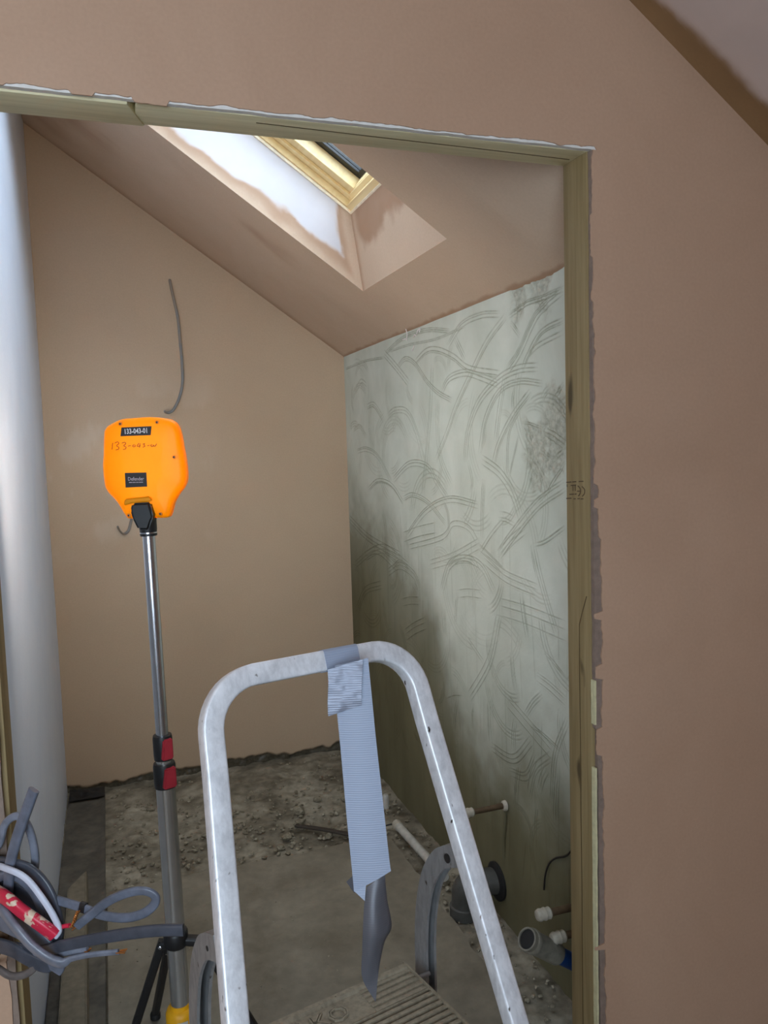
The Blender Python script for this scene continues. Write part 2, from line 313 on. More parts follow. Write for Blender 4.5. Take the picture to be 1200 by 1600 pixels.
def build_wall_right():
    st = 0.0023
    ys = np.arange(YF + DJ - .02, YB + .012, st); zs = np.arange(-.05, ZC + .04, st)
    ny, nz = len(ys), len(zs); Y, Z = np.meshgrid(ys, zs, indexing='ij')
    S = np.zeros((ny, nz)); R = np.zeros((ny, nz))
    def splat(P, w, amp):
        seg = np.linalg.norm(np.diff(P, axis=0), axis=1); L = np.concatenate([[0], np.cumsum(seg)])
        if L[-1] < .01: return
        q = np.arange(0, L[-1], st * .6); py = np.interp(q, L, P[:, 0]); pz = np.interp(q, L, P[:, 1])
        jit = 1 + .6 * (vnoise(q, q * 0, 60, int(abs(P[0, 0]) * 1000) % 97) - .5)
        fade = np.clip(np.minimum(q, L[-1] - q) / .03, .25, 1) * jit * amp
        k = int(math.ceil(w * 3 / st))
        iy = np.round((py - ys[0]) / st).astype(int); iz = np.round((pz - zs[0]) / st).astype(int)
        for dy in range(-k, k + 1):
            for dz in range(-k, k + 1):
                a = iy + dy; b = iz + dz; ok = (a >= 0) & (a < ny) & (b >= 0) & (b < nz)
                a, b = a[ok], b[ok]
                d = np.hypot(ys[a] - py[ok], zs[b] - pz[ok])
                np.maximum.at(S, (a, b), fade[ok] * np.exp(-(d / w) ** 2))
                np.maximum.at(R, (a, b), fade[ok] * np.exp(-((d - 2 * w) / w) ** 2))
    for (pts, tn, sp) in STROKES:
        P = catmull(np.array(pts) if len(pts) > 2 else np.array([pts[0], ((np.array(pts[0]) + np.array(pts[1])) / 2 + .004), pts[1]]), 14)
        T = np.gradient(P, axis=0); T /= np.linalg.norm(T, axis=1)[:, None]; N = np.stack([-T[:, 1], T[:, 0]], 1)
        for k in range(tn):
            off = (k - (tn - 1) / 2) * sp * (1 + .15 * rng.standard_normal())
            Q = P + N * off + rng.standard_normal(2) * .002
            splat(Q, .0017, rng.uniform(.65, 1.0))
    # faint vertical brush lines low down where the render is still damp
    for i in range(120):
        y0 = rng.uniform(1.6, 3.7); z0 = rng.uniform(.1, 1.0); ln = rng.uniform(.1, .35)
        splat(np.array([[y0, z0], [y0 + rng.normal() * .01, z0 + ln]]), .0025, rng.uniform(.12, .32))
    for i in range(130):       # faint arcs everywhere
        y0, z0 = rng.uniform(1.65, 3.75), rng.uniform(.3, 1.9); r = rng.uniform(.06, .2); a0 = rng.uniform(0, 6.28); da = rng.uniform(.8, 2.2)
        t = np.linspace(a0, a0 + da, 14); base = np.stack([y0 + r * np.cos(t), z0 + r * np.sin(t)], 1); amp = rng.uniform(.1, .5)
        for k in range(3): splat(base * 1 + (base - [y0, z0]) * .09 * k, .0025, amp)
    splat(np.array([[2.189, .375], [2.192, .33], [2.205, .27], [2.208, .215]]), .0055, 1.1)      # drip below the pipe
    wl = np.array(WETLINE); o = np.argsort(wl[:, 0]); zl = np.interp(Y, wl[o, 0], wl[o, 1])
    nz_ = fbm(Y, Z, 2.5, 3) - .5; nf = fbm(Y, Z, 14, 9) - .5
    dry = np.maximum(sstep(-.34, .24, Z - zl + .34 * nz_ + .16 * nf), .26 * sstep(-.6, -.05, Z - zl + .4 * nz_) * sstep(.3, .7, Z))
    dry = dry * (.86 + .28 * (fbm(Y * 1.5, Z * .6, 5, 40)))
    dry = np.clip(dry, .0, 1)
    pit = np.zeros_like(S)
    pn = fbm(Y, Z, 18, 21)
    for (c, r) in PITS:
        d = np.hypot(Y - c[0], Z - c[1]); pit = np.maximum(pit, sstep(1.25, .55, d / r + (pn - .5) * 1.6))
    rough = fbm(Y, Z, 70, 31, 3) - .5
    disp = -.0030 * S + .0012 * R + .0015 * (fbm(Y, Z, 9, 12) - .5) + pit * (rough * .010 - .004) + .003 * (fbm(Y, Z, 1.2, 77) - .5)
    V = np.stack([XW - disp, Y, Z], -1).reshape(-1, 3)
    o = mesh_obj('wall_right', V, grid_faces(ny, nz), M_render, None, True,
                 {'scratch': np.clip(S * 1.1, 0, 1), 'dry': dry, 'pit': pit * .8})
    struct(o, 'scratched grey-green rendered side wall under the sloping ceiling')
build_wall_right()

def build_wall_back():
    xs = np.linspace(XL - .02, XW + .02, 280); zs = np.concatenate([np.arange(-.06, .25, .006), np.linspace(.25, 3.15, 120)])
    X, Z = np.meshgrid(xs, zs, indexing='ij')
    edge = .035 + .030 * sstep(.0, .7, -np.abs(X - .12) + .3) * 0 + .05 * (fbm(X, X * 0, 6, 5) - .5) + .02 * (fbm(X, X * 0, 25, 8) - .5)
    edge = edge + .02 * sstep(.75, 1.1, X) - .01
    mort = sstep(.006, -.006, Z - edge)
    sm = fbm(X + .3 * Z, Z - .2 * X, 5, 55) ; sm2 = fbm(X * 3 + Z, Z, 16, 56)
    sheen_smear = .5 * sstep(.52, .66, sm + .22 * (sm2 - .5)) * (sstep(.12, -.05, X) + .6 * sstep(.55, .4, np.abs(X - .28) * 2.2)) * sstep(1.0, 1.25, Z) * sstep(2.0, 1.75, Z)  # lamp's sheen painted as pale patches on either side of its head
    sheen_smear = np.clip(sheen_smear, 0, .5)
    disp = .004 * (fbm(X, Z, 1.3, 50) - .5) - mort * (.010 + .02 * (fbm(X, Z, 30, 60) - .5)) + .0012 * (fbm(X, Z * .5, 10, 52) - .5)
    V = np.stack([X, YB - disp, Z], -1).reshape(-1, 3)
    o = mesh_obj('wall_back', V, grid_faces(*X.shape), M_back, None, True, {'mortar': mort, 'sheen_smear': sheen_smear})
    struct(o, 'pink-brown freshly plastered end wall with a ragged mortar foot')
build_wall_back()

def build_wall_left():
    ys = np.linspace(YF + .1, YB + .02, 200); zs = np.linspace(-.05, 3.15, 220)
    Y, Z = np.meshgrid(ys, zs, indexing='ij')
    disp = .006 * (fbm(Y, Z, 1.6, 70) - .5) + .0025 * (fbm(Y * 2, Z * .5, 8, 71) - .5)
    V = np.stack([XL + disp, Y, Z], -1).reshape(-1, 3)
    o = mesh_obj('wall_left', V, grid_faces(*Y.shape), M_left, None, True)
    struct(o, 'pale white plastered side wall lit by the roof window')
build_wall_left()

def slope_pt(x, y, off):
    return np.array([x, y, zceil(x)]) + CN * off
SXB = SX1 - 0.159                      # lower edge of the window measured on the ceiling slope
def build_ceiling():
    V = []; F = []; DR = []; TI = []
    def patch(fn, nu, nv, dfn=None):
        b = len(V)
        for i in range(nu):
            for j in range(nv):
                u, v = i / (nu - 1), j / (nv - 1); V.append(fn(u, v))
                d, t = dfn(u, v) if dfn else (0, 0); DR.append(d); TI.append(t)
        for i in range(nu - 1):
            for j in range(nv - 1):
                k = b + i * nv + j; F.append([k, k + nv, k + nv + 1, k + 1])
    def rect(x0, x1, y0, y1, nu, nv):
        def fn(u, v):
            x = x0 + (x1 - x0) * u; y = y0 + (y1 - y0) * v
            return slope_pt(x, y, .002 * (fbm(np.array(x), np.array(y), 3, 90) - .5) + .07 * float(sstep(1.86, 1.575, y)))
        def df(u, v):
            x = x0 + (x1 - x0) * u; y = y0 + (y1 - y0) * v
            nn = float(fbm(np.array(x), np.array(y), 7, 91)) - .5
            t = .55 * float(sstep(.07, .0, YB - y + nn * .05)) + .5 * float(sstep(.62, .8, float(fbm(np.array(x), np.array(y * 1.5), 3, 95)))) * (y > 2.9)
            t = max(t, .8 * float(sstep(.016, .004, XW - x + .016 * (float(fbm(np.array(x), np.array(y), 30, 96)) - .5))))
            return 0, t
        patch(fn, nu, nv, df)
    y0, y1 = YF + DJ - .002, YB + .03; xa, xb = XL - .12, XW + .08
    rect(xa, SX0, y0, y1, 14, 60)
    rect(SX0, SX1, SY1, y1, 40, 40); rect(SX0, SX1, y0, SY0, 30, 20); rect(SX1, XW + .004, y0, y1, 46, 90)
    # far reveal, facing the door: dried almost white, with a brown tide line along its edges
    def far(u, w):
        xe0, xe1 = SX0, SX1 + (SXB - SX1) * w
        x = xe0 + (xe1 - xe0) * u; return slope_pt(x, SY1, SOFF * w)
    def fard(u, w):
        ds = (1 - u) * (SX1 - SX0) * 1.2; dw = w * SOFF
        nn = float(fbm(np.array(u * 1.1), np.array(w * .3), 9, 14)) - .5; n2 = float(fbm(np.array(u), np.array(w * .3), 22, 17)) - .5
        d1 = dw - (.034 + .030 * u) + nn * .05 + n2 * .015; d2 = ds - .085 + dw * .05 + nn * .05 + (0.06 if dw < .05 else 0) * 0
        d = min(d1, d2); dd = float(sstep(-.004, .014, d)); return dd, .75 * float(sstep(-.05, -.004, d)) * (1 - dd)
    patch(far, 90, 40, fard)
    def near(u, w):
        x = SX0 + (SX1 + (SXB - SX1) * w - SX0) * u; return slope_pt(x, SY0, SOFF * w)
    patch(near, 12, 6, lambda u, w: (.5, 0))
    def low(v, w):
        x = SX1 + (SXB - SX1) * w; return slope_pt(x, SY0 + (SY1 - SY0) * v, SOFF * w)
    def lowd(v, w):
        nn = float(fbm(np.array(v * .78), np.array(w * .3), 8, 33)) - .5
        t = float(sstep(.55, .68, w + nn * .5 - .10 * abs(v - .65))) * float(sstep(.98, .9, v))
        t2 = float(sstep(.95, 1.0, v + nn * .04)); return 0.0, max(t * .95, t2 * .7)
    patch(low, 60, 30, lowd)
    patch(lambda v, w: slope_pt(SX0, SY0 + (SY1 - SY0) * v, SOFF * w), 6, 4, lambda a, b: (.6, 0))
    o = mesh_obj('ceiling', V, F, M_ceil, None, False, {'dry': DR, 'tide': TI})
    struct(o, 'pink-brown plastered ceiling sloping down to the rendered wall, with a roof window opening')
    return o
ceiling = build_ceiling()
# plain roof deck above the plaster, open only at the window
def roof():
    V = []; F = []
    def q(x0, x1, y0, y1, a=SOFF + .0, ):
        b = len(V)
        for (x, y) in ((x0, y0), (x1, y0), (x1, y1), (x0, y1)): V.append(slope_pt(x, y, a))
        F.append([b, b + 1, b + 2, b + 3])
    q(-.6, SX0, YF + .03, YB + .3); q(SX0, SXB, SY1, YB + .3); q(SX0, SXB, YF + .03, SY0); q(SXB, XW + .5, YF + .03, YB + .3)
    o = mesh_obj('roof_deck', V, F, M_batt, None); struct(o, 'roof boarding above the plastered slope')
roof()

# roof window: pine outer frame, pine sash, black gasket, pane and grey cladding
M_gasket = plain('black_gasket', (22, 22, 24), .45, 0, .1)
M_clad = plain('anthracite_cladding', (42, 43, 45), .6, .0, .1)
def glass_mat(name, tint=(.93, .96, .96)):
    m = bpy.data.materials.new(name); m.use_nodes = True; t = m.node_tree; t.nodes.clear()
    o = t.nodes.new('ShaderNodeOutputMaterial'); a = t.nodes.new('ShaderNodeBsdfTransparent'); g = t.nodes.new('ShaderNodeBsdfGlossy'); x = t.nodes.new('ShaderNodeMixShader'); f = t.nodes.new('ShaderNodeFresnel')
    f.inputs[0].default_value = 1.45; a.inputs[0].default_value = (*tint, 1); g.inputs['Roughness'].default_value = .03; g.inputs[0].default_value = (.9, .9, .9, 1)
    gg = t.nodes.new('ShaderNodeNewGeometry'); mu = t.nodes.new('ShaderNodeMath'); mu.operation = 'MULTIPLY_ADD'; mu.inputs[1].default_value = -1.0; mu.inputs[2].default_value = 1.0; t.links.new(gg.outputs['Backfacing'], mu.inputs[0]); m2 = t.nodes.new('ShaderNodeMath'); m2.operation = 'MULTIPLY'; t.links.new(mu.outputs[0], m2.inputs[0]); t.links.new(f.outputs[0], m2.inputs[1]); t.links.new(m2.outputs[0], x.inputs[0]); t.links.new(a.outputs[0], x.inputs[1]); t.links.new(g.outputs[0], x.inputs[2]); t.links.new(x.outputs[0], o.inputs[0]); return m
M_glass = glass_mat('window_pane')
def ring_bm(x0, x1, y0, y1, wx, wy, o0, o1):
    """four mitred bars on the roof slope between an outer rectangle and one inset by wx, wy"""
    out = []
    oc = [(x0, y0), (x1, y0), (x1, y1), (x0, y1)]
    ic = [(x0 + wx, y0 + wy), (x1 - wx, y0 + wy), (x1 - wx, y1 - wy), (x0 + wx, y1 - wy)]
    for i in range(4):
        j = (i + 1) % 4; V = []
        for off in (o0, o1):
            for (x, y) in (oc[i], oc[j], ic[j], ic[i]): V.append(slope_pt(x, y, off))
        out.append((V, [[0, 1, 2, 3], [7, 6, 5, 4], [0, 4, 5, 1], [1, 5, 6, 2], [2, 6, 7, 3], [3, 7, 4, 0]]))
    return out
def bars(name, rings, mat, parent):
    for (V, F) in rings:
        bm = bmesh.new(); vs = [bm.verts.new(v) for v in V]
        for f in F: bm.faces.new([vs[i] for i in f])
        bmesh.ops.recalc_face_normals(bm, faces=bm.faces[:])
        bmesh.ops.bevel(bm, geom=bm.edges[:], offset=.0012, segments=1, affect='EDGES')
        bm_obj(name, bm, mat, parent)
win = empty('window_1', tuple(slope_pt((SX0 + SXB) / 2, (SY0 + SY1) / 2, SOFF))); struct(win, 'pine roof window in the sloping ceiling')
fx0, fx1 = SX0 - .02, SXB + .02; fy0, fy1 = SY0 - .02, SY1 + .02
bars('lining_edge', ring_bm(fx0, fx1, fy0, fy1, .023, .027, SOFF - .004, SOFF + .006), plain('cream_lining', (240, 230, 206), .5), win)
bars('window_frame', ring_bm(fx0 - .03, fx1 + .03, fy0 - .03, fy1 + .03, .072, .066, SOFF + .0065, SOFF + .030), M_pine, win)
bars('frame_bead', ring_bm(fx0 - .03, fx1 + .03, fy0 - .03, fy1 + .03, .086, .096, SOFF + .0305, SOFF + .041), M_pine, win)
bars('sash', ring_bm(fx0 + .03, fx1 - .03, fy0 + .03, fy1 - .03, .028, .080, SOFF + .0415, SOFF + .084), M_pine, win)
bars('gasket', ring_bm(fx0 + .05, fx1 - .053, fy0 + .06, fy1 - .06, .020, .082, SOFF + .0845, SOFF + .093), M_gasket, win)
gx0, gx1, gy0, gy1 = fx0 + .05, fx1 - .05, fy0 + .06, fy1 - .06
_gv = []
for off in (SOFF + .0935, SOFF + .107):
    for (x, y) in ((gx0, gy0), (gx1, gy0), (gx1, gy1), (gx0, gy1)): _gv.append(slope_pt(x, y, off))
mesh_obj('pane', _gv, [[3, 2, 1, 0], [4, 5, 6, 7], [0, 1, 5, 4], [1, 2, 6, 5], [2, 3, 7, 6], [3, 0, 4, 7]], M_glass, win)
bars('cladding', ring_bm(fx0 - .06, fx1 + .06, fy0 - .06, fy1 + .06, .118, .175, SOFF + .1075, SOFF + .17), M_clad, win)

# near wall around the door opening: skim, plasterboard and boarding behind
def ragged_strip(name, axis, s0, s1, n, edge, outer, y0, y1, mat, parent):
    """panel in the plane of the near wall: torn edge on one side. axis 'z': the edge runs upwards, 'x': it runs along the header"""
    V = []; F = []
    for i in range(n):
        s = s0 + (s1 - s0) * i / (n - 1); e = edge(s); w = outer(s)
        for y in (y0, y1):
            V.append((e, y, s) if axis == 'z' else (s, y, e)); V.append((w, y, s) if axis == 'z' else (s, y, w))
    for i in range(n - 1):
        a = i * 4; b = a + 4
        F += [[a, a + 1, b + 1, b], [a + 2, b + 2, b + 3, a + 3], [a, b, b + 2, a + 2], [a + 1, a + 3, b + 3, b + 1]]
    F += [[0, 2, 3, 1], [4 * n - 4, 4 * n - 3, 4 * n - 1, 4 * n - 2]]
    return mesh_obj(name, V, F, mat, parent)
def n1(s, f, seed): return float(fbm(np.array(s), np.array(0.37), f, seed, 3)) - .5
def topz(x): return min(FFLAT + .05, FS0 + .695 * (FX0 - x) + .03)
wf = empty('wall_front', ((XJ + XR) / 2, YSK, 0)); struct(wf, 'pink-brown plastered wall around the unlined doorway')
TEAR = [(1.93, 2.02, .000), (1.84, 1.86, .0), (1.40, 1.42, .004), (1.15, 1.165, .002), (1.02, 1.05, .004), (.845, .905, .005), (.385, .40, -.004)]
def er(z):
    base = .0055 if z > 1.45 else (.0135 if z > 1.33 else .0205)
    if z < .83: base = .0225
    base += .010 * n1(z, 30, 3) + .006 * n1(z, 90, 4)
    for (a, b, v) in TEAR:
        if a < z < b: base = v + .004 * n1(z, 120, 5)
    return XR + base
def eh(x):
    base = .0055 + .010 * n1(x, 25, 6) + .004 * n1(x, 90, 7)
    if -.02 < x < .02: base = -.001
    if .08 < x < .14: base = -.004 - .006 * n1(x, 60, 9)
    if -.16 < x < -.12: base = .001
    return ZT + max(base, -.01)
def el(z): return XJ - .018 + .010 * n1(z, 30, 8)
XM = 1.44
ragged_strip('skim', 'z', 0, ZT, 420, er, lambda z: XM, YSK, YF - .0125, M_front, wf)
ragged_strip('skim', 'z', 0, ZT, 200, el, lambda z: ROOM_L - .02, YSK, YF - .0125, M_front, wf)
def outer_h(x): return topz(x)
ragged_strip('skim', 'x', ROOM_L - .02, XM, 640, lambda x: eh(x) if XJ - .02 < x < XR + .012 else ZT, outer_h, YSK, YF - .0125, M_front, wf)
_p = [(XM, 0), (ROOM_R + .1, 0), (ROOM_R + .1, topz(ROOM_R + .1)), (XM, topz(XM))]
mesh_obj('skim', [(x, y, z) for y in (YSK, YF - .0125) for (x, z) in _p], [[0, 1, 2, 3], [7, 6, 5, 4], [0, 4, 5, 1], [1, 5, 6, 2], [2, 6, 7, 3], [3, 7, 4, 0]], M_front, wf)
ragged_strip('plasterboard', 'z', 0, ZT, 300, lambda z: XR + (.0035 + .006 * max(0, n1(z, 20, 11)) if z > .9 else .010 + .003 * n1(z, 40, 12)), lambda z: XM, YF - .0125, YF - .0005, M_board, wf)
ragged_strip('plasterboard', 'z', 0, ZT, 100, lambda z: XJ - .008 + .003 * n1(z, 30, 13), lambda z: ROOM_L, YF - .0125, YF - .0005, M_board, wf)
ragged_strip('plasterboard', 'x', XJ - .05, XM, 300, lambda x: ZT + (.0015 + .003 * n1(x, 30, 14) if x < XR + .006 else .0), lambda x: ZT + .2, YF - .0125, YF - .0005, M_gyps, wf)
M_core = plain('cream_board_core', (206, 200, 160), .8, 0, .12, 70)
for za, zb in ((0.0, .815), (.915, 1.015)):
    ragged_strip('board_core', 'z', za, zb, 90, lambda z: XR + .0006 + .001 * n1(z, 60, 15), lambda z: XR + .0052 + .003 * n1(z, 45, 16), YF - .0140, YF - .0006, M_core, wf)
# closing boards on the far side of the studs and core of the partition
box('boarding', (XR + .039, YF + .0, 0), (ROOM_R + .1, YF + DJ, 1.75), M_board, wf)
box('boarding', (XR + .039, YF + .0, 1.75), (1.3, YF + DJ, 2.0), M_board, wf)
box('boarding', (ROOM_L - .05, YF + .0, 0), (XJ - .039, YF + DJ + .0125, ZT), M_board, wf)
box('boarding', (ROOM_L - .05, YF + .0, ZT + .045), (.6, YF + DJ, 2.7), M_board, wf)
box('boarding', (.6, YF + .0, ZT + .045), (1.2, YF + DJ, 2.33), M_board, wf)

# rough timber door lining
dr = empty('door_1', ((XJ + XR) / 2, YF, 0)); struct(dr, 'rough green-treated timber studs lining the doorway')
box('jamb', (XR, YF, 0), (XR + .038, YF + DJ, ZT + .002), M_studz, dr, .002)
box('jamb', (XJ - .038, YF, 0), (XJ, YF + DJ, ZT - .003), M_studz, dr, .002)
box('header', (.086, YF, ZT), (XR + .038, YF + DJ, ZT + .042), M_studx, dr, .002)
def chipped_header():
    bm = box_bm((XJ - .038, YF, ZT - .003), (.084, YF + DJ, ZT + .041), .002)
    for v in bm.verts:                       # broken corner at the joint
        if v.co.x > .07 and v.co.y < YF + .02: v.co.x -= .012; 
        if v.co.x > .06 and v.co.y > YF + .06: v.co.x += .02
    bm_obj('header', bm, M_studx, dr, True, 40)
chipped_header()
M_ink = plain('stamp_ink', (84, 66, 44), .8, 0, .2)
M_shake = plain('timber_shake', (92, 74, 44), .9, 0, .2)
def text_mesh(s, size, res=2, bold=0.0):
    c = bpy.data.curves.new('lettering', 'FONT'); c.body = s; c.size = size; c.align_x = 'CENTER'; c.align_y = 'CENTER'; c.resolution_u = res; c.offset = bold
    o = bpy.data.objects.new('lettering', c); COL.objects.link(o)
    bpy.context.view_layer.update()
    me = bpy.data.meshes.new_from_object(o.evaluated_get(bpy.context.evaluated_depsgraph_get()))
    V = np.array([tuple(v.co) for v in me.vertices]); F = [list(p.vertices) for p in me.polygons]
    bpy.data.objects.remove(o); bpy.data.curves.remove(c); bpy.data.meshes.remove(me)
    return V, F
def put_text(name, s, size, org, xdir, ydir, mat, parent, lift=.0004, sx=1.0, bold=0.0):
    V, F = text_mesh(s, size, 2, bold); xd = np.array(xdir, float); xd /= np.linalg.norm(xd); yd = np.array(ydir, float); yd -= xd * (yd @ xd); yd /= np.linalg.norm(yd); nn = np.cross(xd, yd)
    P = [np.array(org) + xd * v[0] * sx + yd * v[1] + nn * lift for v in V]
    return mesh_obj(name, P, F, mat, parent)
def ink_line(pts):
    V_, F_ = sweep(catmull([np.array(p) - [.0003, 0, 0] for p in pts], 5), [(.0011, .0003), (-.0011, .0003), (-.0011, -.0003), (.0011, -.0003)], fixed=(0, .7, .7) if abs(pts[0][2] - pts[-1][2]) < .004 else (0, 1, 0.01))
    mesh_obj('stamp_lettering', V_, F_, M_ink, dr)
# certification stamp, printed upside down: the CE mark and worn rows of ink
ink_line([(0.992, 1.5268, 1.4446), (0.992, 1.518, 1.4393), (0.992, 1.5163, 1.433), (0.992, 1.5195, 1.4264), (0.992, 1.5251, 1.4218)]); ink_line([(0.992, 1.5295, 1.4324), (0.992, 1.5232, 1.4328), (0.992, 1.5168, 1.4332)])
ink_line([(0.992, 1.5104, 1.4439), (0.992, 1.5018, 1.4386), (0.992, 1.4999, 1.433), (0.992, 1.5024, 1.4272), (0.992, 1.5095, 1.4219)])
ink_line([(0.992, 1.546, 1.4453), (0.992, 1.5461, 1.4395), (0.992, 1.546, 1.4323)]); ink_line([(0.992, 1.5375, 1.4457), (0.992, 1.5373, 1.4399), (0.992, 1.5372, 1.4327)]); ink_line([(0.992, 1.5552, 1.4441), (0.992, 1.5447, 1.4451), (0.992, 1.5344, 1.4459)]); ink_line([(0.992, 1.571, 1.4458), (0.992, 1.5708, 1.4429), (0.992, 1.5706, 1.44)])
for row in ([(0.992, 1.5735, 1.4507), (0.992, 1.5629, 1.4514), (0.992, 1.5524, 1.4522)], [(0.992, 1.5485, 1.4525), (0.992, 1.5394, 1.4531), (0.992, 1.533, 1.4536)], [(0.992, 1.5228, 1.4542), (0.992, 1.514, 1.4548), (0.992, 1.5052, 1.4554)], [(0.992, 1.5608, 1.4238), (0.992, 1.5503, 1.4246), (0.992, 1.5425, 1.4253)], [(0.992, 1.5399, 1.4254), (0.992, 1.536, 1.4257), (0.992, 1.5322, 1.4261)],
            [(0.992, 1.5743, 1.4137), (0.992, 1.5636, 1.4146), (0.992, 1.5531, 1.4155)], [(0.992, 1.544, 1.4145), (0.992, 1.5401, 1.4149), (0.992, 1.5362, 1.4152)], [(0.992, 1.5285, 1.4156), (0.992, 1.5247, 1.416), (0.992, 1.5196, 1.4164)], [(0.992, 1.5159, 1.4158), (0.992, 1.5108, 1.4162), (0.992, 1.5058, 1.4166)]):
    ink_line(row)
# a long drying crack down the right jamb
_cz = np.linspace(.02, 1.13, 60)
_cp = [(XR - .0003, YF + .042 + .004 * n1(z, 4, 61), z) for z in _cz] + [(XR - .0003, YF + .030, 1.16), (XR - .0003, YF + .012, 1.20)]
_V, _F = sweep(_cp, [(.0012, .0004), (-.0012, .0004), (-.0012, -.0004), (.0012, -.0004)], side=(0, 1, 0)); mesh_obj('crack', _V, _F, M_shake, dr)
_cp = [(x, YF + .030 + .003 * n1(x, 4, 62) + .03 * (x - .4), ZT - .0003) for x in np.linspace(.3, XR - .01, 50)]
_V, _F = sweep(_cp, [(.0012, .0004), (-.0012, .0004), (-.0012, -.0004), (.0012, -.0004)], side=(0, 1, 0)); mesh_obj('crack', _V, _F, M_shake, dr)

# ceiling of the near room: flat in the middle, sloping down to the right; still wet along the wall
def build_fceil():
    V = []; F = []; DR = []; TI = []
    xk = FX0 + (FS0 - FFLAT) / .695
    ys = np.concatenate([np.linspace(ROOM_B - .1, YSK - .4, 8), np.linspace(YSK - .38, YSK + .01, 60)])
    xs = np.concatenate([[ROOM_L - .1], [xk], np.linspace(xk + .02, 1.9, 90), [ROOM_R + .1]])
    X, Y = np.meshgrid(xs, ys, indexing='ij'); Z = np.where(X < xk, FFLAT, FFLAT - .695 * (X - xk))
    d = (YSK - Y) - 0.053 + .10 * (fbm(X, Y, 4, 81) - .5) + .03 * (fbm(X, Y, 20, 82) - .5)
    dry = sstep(-.012, .022, d); tide = sstep(-.06, 0, d) * (1 - dry) * .6
    o = mesh_obj('ceiling_near', np.stack([X, Y, Z], -1).reshape(-1, 3), grid_faces(*X.shape), M_fceil, None, False, {'dry': dry, 'tide': tide})
    struct(o, 'plastered sloping ceiling of the near room, brown and wet along the wall')
build_fceil()
# rest of the near room, behind and beside the camera
x0, x1, z0, z1 = WIN2
wl = empty('wall_near_rear', (0, ROOM_B, 0)); struct(wl, 'plastered rear wall of the near room with a window')
for lo, hi in (((ROOM_L - .1, ROOM_B - .1, 0), (x0, ROOM_B, FFLAT + .05)), ((x1, ROOM_B - .1, 0), (ROOM_R + .1, ROOM_B, FFLAT + .05)), ((x0, ROOM_B - .1, 0), (x1, ROOM_B, z0)), ((x0, ROOM_B - .1, z1), (x1, ROOM_B, FFLAT + .05))):
    box('plaster_panel', lo, hi, M_front, wl)
struct(box('wall_near_left', (ROOM_L - .1, ROOM_B - .1, 0), (ROOM_L, YF + .02, FFLAT + .05), M_front), 'plastered left wall of the near room')
struct(box('wall_near_right', (ROOM_R, ROOM_B, 0), (ROOM_R + .1, YF, 1.75), M_front), 'low plastered side wall of the near room')
w2 = empty('window_2', ((x0 + x1) / 2, ROOM_B - .05, z0)); struct(w2, 'window of the near room')
M_upvc = plain('white_window_frame', (230, 232, 234), .4)
ya, yb_ = ROOM_B - .08, ROOM_B - .03; xm = (x0 + x1) / 2
for lo, hi in (((x0, ya, z0), (x1, yb_, z0 + .06)), ((x0, ya, z1 - .06), (x1, yb_, z1)), ((x0, ya, z0 + .06), (x0 + .06, yb_, z1 - .06)), ((x1 - .06, ya, z0 + .06), (x1, yb_, z1 - .06)), ((xm - .03, ya, z0 + .06), (xm + .03, yb_, z1 - .06))):
    box('window_frame', lo, hi, M_upvc, w2, .004)
for a, b in ((x0 + .06, xm - .03), (xm + .03, x1 - .06)):
    box('pane', (a, ROOM_B - .06, z0 + .06), (b, ROOM_B - .05, z1 - .06), M_glass, w2)

